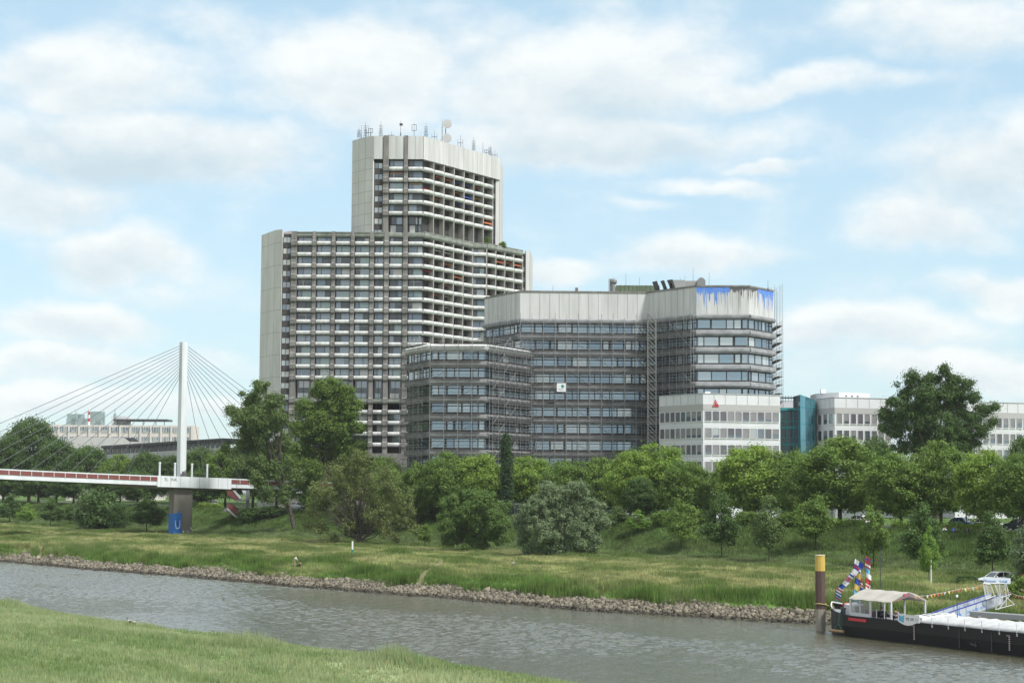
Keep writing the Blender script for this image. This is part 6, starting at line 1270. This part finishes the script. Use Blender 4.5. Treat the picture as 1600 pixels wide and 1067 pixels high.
    for i in range(14): b = MB(); a = 15.6 + i * 2.1; b.tube(S3(a, 2.68, 1.72), S3(a, 2.68, 2.75), .035, .035, 5); b.tube(S3(a, 2.66, 1.7), S3(a, 2.66, 1.95), .07, .07, 5); b.build('stanchion', 'parapet', T)
    b = MB(); pts = []
    for i in range(9): t = i / 8; pts.append((11.2 + 2.9 * t, 2.80, 2.75 - .1 * math.sin(math.pi * t), 1.98 - .32 * math.sin(math.pi * min(1, t * 1.15)) ))
    b.loft([[S3(a, v, z1), S3(a, v + .03, z1), S3(a, v + .03, z0), S3(a, v, z0)] for a, v, z1, z0 in pts]); b.build('side_banner', 'white', T)
    b = MB(); b.poly([S3(a, 2.84, z) for a, z in ((11.3, 2.05), (12.0, 1.9), (12.05, 2.6), (11.7, 2.45), (11.35, 2.6))]); b.build('banner_logo', 'skyblue', T)
    rt = (Bx.x, Bx.y, 0); text('banner_text', 'MS 107', S3(12.3, 2.84, 2.15), rt, (0, 0, 1), .36, 'pblack', T, .004)
    text('banner_text', 'O', S3(13.55, 2.84, 2.12), rt, (0, 0, 1), .42, 'greyband', T, .004)
    # draught marks
    for a in (13.1, 25.1):
        b = MB()
        for i in range(7): b.loft([[S3(a + q, 2.56 + v - .05, z) for q, v in ((0, .12), (.14, .12), (.14, .16), (0, .16))] for z in (1.50 - i * .18 + .0, 1.50 - i * .18 + .09)])
        b.loft([[S3(a + q, 2.56 + v - .03, z) for q, v in ((-.25, .10), (.14, .10), (.14, .14), (-.25, .14))] for z in (1.66, 1.71)]); b.build('draught_mark', 'draught', T)
    b = MB(); b.tube(S3(20.9, 2.45, 1.2), S3(20.9, 2.5, .3), .04)
    for a in (19.0, 23.0): b.tube(S3(a, 2.6, .1), S3(a, 2.6, 1.85), .045, .045, 5)
    b.path([S3(20.3, 2.52, .62), S3(20.8, 2.55, .5), S3(21.1, 2.5, .5)], .06, 6); b.build('hull_fitting', 'greyd', T)
    # green line with wooden fender
    F_ = thing('wood_fender', 'short wooden log fender hung on a green rope at the bow of the barge', 'fender', S3(2.55, 2.35, .4)); b = MB(); b.path([S3(2.6, 2.3, 2.6), S3(2.6, 2.65, 1.9), S3(2.6, 2.75, 1.15)], .035, 5); b.tube(S3(2.6, 2.75, 1.15), S3(1.9, 2.85, .5), .03); b.tube(S3(2.6, 2.75, 1.15), S3(3.2, 2.85, .5), .03); b.build('rope', 'green', F_); b = MB(); b.tube(S3(1.5, 2.9, .42), S3(3.5, 2.9, .42), .14, .14, 8); b.build('log', 'logw', F_)
    R_ = MB(); p = Vector((px, D, Z(943, D, 1281)));
    n = 12; loop = [p + Vector((.56 * math.cos(k * math.pi / 6), .56 * math.sin(k * math.pi / 6), .05 * math.sin(k))) for k in range(n + 1)]; R_.path(loop, .05, 5); R_.path([p + Vector((.4, -.4, 0)), p + Vector((1.2, -1.2, -.35)), S3(-1.2, .35, 2.75)], .045, 5); tag(R_.build('mooring_rope', 'rope', origin=tuple(p)), 'yellow mooring rope looped round the brown steel pile', 'rope')
    # foremast with flags
    m_ = MB(); zt2 = Z(853, 178, 1345); mx = S3(4.3, -1.2, 0); m_.tube(S3(4.3, -1.2, 1.5), (mx[0], mx[1], zt2), .06, .03, 6); MT = tag(m_.build('flag_mast', 'darksteel', origin=S3(4.3, -1.2, 1.5)), 'thin dark flag mast rising behind the bow tent', 'mast')
    cols = ['white', 'pblue2', 'redpaint', 'yellow', 'skyblue', 'pink']
    def flagstring(label, pts, w_, seq, seed):
        r_ = random.Random(seed); FT = thing('flag_string', label, 'flags', tuple(pts[0]), 'signal flags on the barge'); li = MB(); li.path(pts, .015, 4); li.build('line', 'pblack', FT)
        seg = [(pts[i], pts[i + 1]) for i in range(len(pts) - 1)]; tot = sum((b - a).length for a, b in seg); n = len(seq)
        def at(t):
            d = t * tot
            for a, b in seg:
                L_ = (b - a).length
                if d <= L_ + 1e-6: return a + (b - a) * (d / L_)
                d -= L_
            return pts[-1]
        for i, c in enumerate(seq):
            p0 = at((i + .05) / n); p1 = at((i + .97) / n); out = Vector((.85, -.4, -.35)).normalized() * w_ * 1.3 * r_.uniform(.7, 1.1); mb = MB(); K = 4; loops = []
            for k in range(K + 1):
                t = k / K; o_ = out * t + Vector((0, .18, 0)) * math.sin(t * 5 + i) * .6; loops.append([p0 + o_ + Vector((0, .006, -.1 * t)), p1 + o_ * .9 + Vector((0, .006, -.15 * t)), p1 + o_ * .9 + Vector((0, -.006, -.15 * t)), p0 + o_ + Vector((0, -.006, -.1 * t))])
            mb.loft(loops); fo = mb.build('flag', c, FT)
            if r_.random() < .35:
                c2 = r_.choice([q for q in ('white', 'redpaint', 'pblue2') if q != c]); mb = MB(); m0 = p0.lerp(p1, .3); m1 = p0.lerp(p1, .7)
                mb.loft([[m0 + out * t + Vector((0, .18 * math.sin(t * 5 + i) * .6 + dy, -.12 * t)) for dy in (.02, -.02)] + [m1 + out * t + Vector((0, .18 * math.sin(t * 5 + i) * .6 + dy, -.12 * t)) for dy in (-.02, .02)] for t in (0.02, .25, .5, .75, .98)]); mb.build('flag_stripe', c2, fo)
    def q(a_, b_, dd): return P(a_, b_, dd)
    flagstring('string of signal flags falling in a slope from the mast to the bow', [q(1336, 872, 177.5), q(1333, 890, 177.5), q(1318, 908, 177.8), q(1306, 920, 178.2), q(1304.5, 936, 178.6)], .45, ['white', 'pblue2', 'white', 'white', 'pink', 'white', 'pblue2', 'white', 'pblue2', 'skyblue'], 1)
    flagstring('string of blue and orange signal flags hanging straight beside the mast', [q(1339, 874, 178.5), q(1337, 900, 178.5), q(1334, 920, 178.4), q(1334, 938, 178.3)], .5, ['pblue2', 'pblue2', 'yellow', 'pblue2', 'yellow', 'skyblue', 'skyblue'], 2)
    flagstring('short flag string with red and white directly left of the bare mast pole', [q(1343.5, 893, 178.6), q(1342, 910, 178.6), q(1344, 922, 178.6)], .3, ['white', 'redpaint', 'white', 'pblue2'], 3)
    flagstring('flag string with red top flag right of the mast above the tent', [q(1352.5, 868, 178.), q(1351, 885, 178.), q(1353, 902, 178.), q(1352, 918, 178.)], .5, ['redpaint', 'redpaint', 'skyblue', 'white', 'redpaint', 'white'], 4)
    # passengers under the tent
    yaw = math.atan2(Bx.y, Bx.x)
    def seat(a, b): x_, y_, _ = S3(a, b, 0); return (x_, y_, 1.62)
    person('person in dark clothes sitting under the tent nearer the bow', seat(7.1, 1.2), yaw, CHAIR, 'navy', 'pblack', group='passengers on the barge')
    person('person in black sitting under the tent facing the bow', seat(8.9, 1.0), yaw + math.pi, CHAIR, 'pblack', 'pblack', group='passengers on the barge')
    for a, b, lb, c in ((6.95, 1.2, 'bow side chair under the tent', 'pblack'), (9.05, 1.0, 'aft chair under the tent', 'pblack')):
        x_, y_, z_ = seat(a, b); K = thing('chair', 'dark ' + lb + ' of the barge', 'chair', (x_, y_, z_), 'chairs under the tent'); sg = 1 if a < 8 else -1
        mb = MB(); mb.loft([[S3(a + q_, b + w_, z) for q_, w_ in ((-.22, -.22), (.22, -.22), (.22, .22), (-.22, .22))] for z in (z_ + .36, z_ + .4)]); mb.build('seat', c, K)
        mb = MB(); mb.loft([[S3(a - sg * .24 + q_, b + w_, z) for q_, w_ in ((-.02, -.22), (.02, -.22), (.02, .22), (-.02, .22))] for z in (z_ + .4, z_ + .95)]); mb.build('backrest', c, K)
        for q_ in (-.2, .2):
            for w_ in (-.2, .2): mb = MB(); mb.tube(S3(a + q_, b + w_, z_ - .15), S3(a + q_, b + w_, z_ + .36), .025); mb.build('leg', c, K)
for n_, c_ in (('mauve', (.20, .12, .13)), ('skyblue', (.12, .42, .62)), ('draught', (.62, .5, .5)), ('greyd', (.06, .065, .07)), ('logw', (.32, .2, .11)), ('pblue2', (.02, .06, .38)), ('pink', (.45, .12, .22)), ('orange', (.65, .22, .04)), ('gangw', (.45, .5, .56)), ('railblue', (.03, .05, .3))): M[n_] = mat(n_, c_, .6)
build_ship()
# ------------------------------------------------------------------ gangway, gate, lamp, bunting
def build_gangway():
    p0 = P(1472, 962, 172.); p1 = P(1567, 930, 177.); d = (p1 - p0); f = Fr((p0.x, p0.y), (p1.x, p1.y)); L_ = f.L; z = lambda u: p0.z - .9 + (p1.z - p0.z) * u / L_
    G = thing('gangway', 'sloping gangway with blue handrails and lettered pale side cloths beside the barge', 'gangway', (p0.x, p0.y, 2)); m_ = MB(); m_.loft([[f.pt(u, v, z(u) + dz) for v, dz in ((0, 0), (-1.5, 0), (-1.5, .12), (0, .12))] for u in (0, L_)]); m_.build('walkway', 'lead', G)
    for v, nm in ((0, 'n'), (-1.5, 'f')):
        m_ = MB(); m_.loft([[f.pt(u, v + q, z(u) + dz) for q, dz in ((-.02, .13), (.02, .13), (.02, .95), (-.02, .95))] for u in (0, L_)]); m_.build('side_cloth', 'gangw', G)
        m_ = MB(); m_.tube(f.pt(0, v, z(0) + 1.02), f.pt(L_, v, z(L_) + 1.02), .06, .06, 6); 
        for i in range(6): u = L_ * (i + .3) / 6; m_.tube(f.pt(u, v, z(u)), f.pt(u, v, z(u) + 1.0), .04, .04, 5)
        m_.build('handrail', 'railblue', G)
    sl = (d.x, d.y, d.z); text('lettering', 'im oder am', f.pt(L_ * .40, .03, z(L_ * .40) + .30), sl, (0, 0, 1), .55, 'logoblue', G, .004)
    for u in (L_ * .10, L_ * .88):
        m_ = MB(); c = f.pt(u, .035, z(u) + .52)
        for k in range(14):
            a0, a1 = k * 2 * math.pi / 14, (k + 1) * 2 * math.pi / 14
            m_.poly([f.pt(u + r_ * math.cos(a_), .035, z(u) + .55 + r_ * math.sin(a_)) for r_, a_ in ((.42, a0), (.42, a1), (.34, a1), (.34, a0))])
        m_.poly([f.pt(u + a_, .036, z(u) + .55 + b_) for a_, b_ in ((-.12, -.2), (.1, -.25), (.16, .1), (0, .25), (-.14, .12))]); m_.build('round_emblem', 'greyband', G)
    m_ = MB(); m_.poly([f.pt(L_ * .27 + a_, .037, z(L_ * .27) + .5 + b_) for a_, b_ in ((-.07, -.6), (.07, -.6), (.07, -.12), (.3, -.2), (.3, .05), (.07, .08), (.07, .75), (-.07, .75), (-.07, .08), (-.3, .0), (-.3, -.25), (-.07, -.12))]); m_.build('blue_cross_emblem', 'logoblue', G)
    # white gate frame with mesh sides
    D = 175.; Gt = thing('gate_frame', 'white tubular gate frame with mesh panels at the shore end of the gangway', 'gate', (X(1555, D, 930), D, 3)); q = lambda a, b, dd=D: P(a, b, dd)
    m_ = MB()
    for a, b in (((1536, 911), (1541, 936)), ((1547, 912), (1555, 934)), ((1554, 912), (1562, 933)), ((1570, 911), (1572, 932)), ((1561, 912), (1563, 933))): m_.tube(q(*a), q(*b), .055, .055, 5)
    for a, b in (((1536, 911), (1570, 911)), ((1536, 911, ), (1547, 913)), ((1555, 952), (1562, 934)), ((1572, 932), (1585, 944)), ((1555, 952), (1585, 944)), ((1572, 932), (1572, 947)), ((1562, 934), (1580, 928)), ((1560, 952), (1576, 932)), ((1541, 936), (1556, 930))): m_.tube(q(*a), q(*b), .055, .055, 5)
    for dd in (1.5,):
        for a, b in (((1540, 911), (1546, 935)), ((1572, 911), (1577, 932)), ((1540, 911), (1572, 911))): m_.tube(q(*a, D + dd), q(*b, D + dd), .05, .05, 5)
    m_.build('frame', 'parapet', Gt); m_ = MB()
    for (xa, xb) in ((1537, 1547), (1556, 1570)):
        for i in range(9): t = i / 8; m_.tube(q(xa + (xb - xa) * t, 913), q(xa + 3 + (xb - xa) * t, 934), .012, .012, 3)
        for i in range(7): y_ = 914 + 3 * i; m_.tube(q(xa + .5 * i, y_), q(xb + .4 * i, y_), .012, .012, 3)
    m_.build('mesh_panel', 'parapet', Gt)
    Bn = thing('banner', 'long white lettered banner stretched above the gate in front of the white car', 'banner', (X(1550, D, 900), D, 5)); m_ = MB(); a, b, c, e = q(1536, 901), q(1579, 903), q(1579, 912), q(1537, 910)
    m_.loft([[a, b, c, e], [p + Vector((0, .04, 0)) for p in (a, b, c, e)]]); m_.build('cloth', 'bannercloth', Bn); dd = b - a; text('lettering', 'Museum   Schiff', q(1537, 908.5, D - .03), dd, (0, 0, 1), .36, 'logoblue', Bn, .004)
    # jetty beams behind the tarpaulin
    J = thing('jetty', 'grey pontoon beam jetty behind the white tarpaulin of the barge', 'jetty', (X(1560, 170, 955), 170, 1)); m_ = MB(); a = P(1515, 955, 170); b = P(1640, 964, 162)
    m_.loft([[a, a + Vector((.8, 1, 0)), a + Vector((.8, 1, -.45)), a + Vector((0, 0, -.45))], [b, b + Vector((.8, 1, 0)), b + Vector((.8, 1, -.45)), b + Vector((0, 0, -.45))]]); m_.build('beam', 'lead', J); m_ = MB()
    for px_ in (1530, 1592, 1625): p = P(px_, 962, 167.5); m_.tube(p, (p.x, p.y, -1), .15, .15, 8)
    m_.build('pile', 'lead', J)
    x = X(1495.5, 167.5, 945); Lp = thing('deck_lamp', 'small globe lamp on a thin black post beside the gangway', 'lamp', (x, 167.5, 2)); m_ = MB(); m_.tube((x, 167.5, 1.5), (x, 167.5, Z(934, 167.5, 1495)), .045, .035, 6); m_.build('post', 'darksteel', Lp); m_ = MB(); m_.ball((x, 167.5, Z(931, 167.5, 1495)), .12, sz=1.1); m_.build('lamp_globe', 'white', Lp)
    for i, (pts, lb) in enumerate((([(1428, 931, 172), (1448, 930, 172), (1475, 925, 173), (1500, 920, 174), (1525, 917, 175), (1537, 911, 175)], 'long bunting of orange and white pennants from the tent to the gate'), ([(1570, 922, 175), (1580, 926, 172), (1590, 930, 168), (1606, 933, 164)], 'short bunting of pennants from the gate to the right edge'))):
        V_ = [P(*p) for p in pts]; T = thing('bunting', lb, 'bunting', tuple(V_[0]), 'pennant buntings'); l_ = MB(); l_.path(V_, .012, 4); l_.build('line', 'parapet', T); r_ = random.Random(i)
        for k in range(len(V_) - 1):
            n = max(2, int((V_[k + 1] - V_[k]).length / .42))
            for j in range(n):
                a = V_[k].lerp(V_[k + 1], j / n); b = V_[k].lerp(V_[k + 1], (j + .55) / n); m_ = MB(); tip = (a + b) / 2 + Vector((r_.uniform(-.1, .1), r_.uniform(-.15, .15), -.3)); m_.loft([[a, b, tip], [p + Vector((0, .01, 0)) for p in (a, b, tip)]]); m_.build('pennant', r_.choice(['orange', 'orange', 'white', 'yellow', 'redpaint']), T)
M['logoblue'] = mat('logo_blue', (.08, .22, .55), .6); M['bannercloth'] = mat('banner_cloth', (.62, .68, .74), .7)
build_gangway()
# wood pile / barrier beyond the car
x, y, z = onmeadow(1590, 180); m_ = MB(); m_.box(x - 2.2, x + 2., y + 2.5, y + 2.6, z + .9, z + 1.2); m_.box(x - 2.2, x + 2., y + 2.5, y + 2.6, z + .45, z + .6)
for q_ in (-2., 0, 1.8): m_.box(x + q_, x + q_ + .1, y + 2.6, y + 2.7, z - .2, z + 1.2)
tag(m_.build('barrier', 'redpaint', origin=(x, y + 2.5, z)), 'red plastic barrier just behind the rear of the white car', 'barrier')
# ------------------------------------------------------------------ thin summer haze
hz = MB(); hz.box(-1600, 1600, -300, 1900, -4, 135); ho = hz.build('haze', 'seam'); ho['kind'] = 'stuff'; ho.data.materials.clear()
hm = bpy.data.materials.new('haze'); hm.use_nodes = True; nt_ = hm.node_tree; nt_.nodes.clear(); pv = nt_.nodes.new('ShaderNodeVolumePrincipled'); pv.inputs['Color'].default_value = (.93, .96, 1, 1); pv.inputs['Density'].default_value = .00006
oo = nt_.nodes.new('ShaderNodeOutputMaterial'); nt_.links.new(pv.outputs[0], oo.inputs['Volume']); ho.data.materials.append(hm)
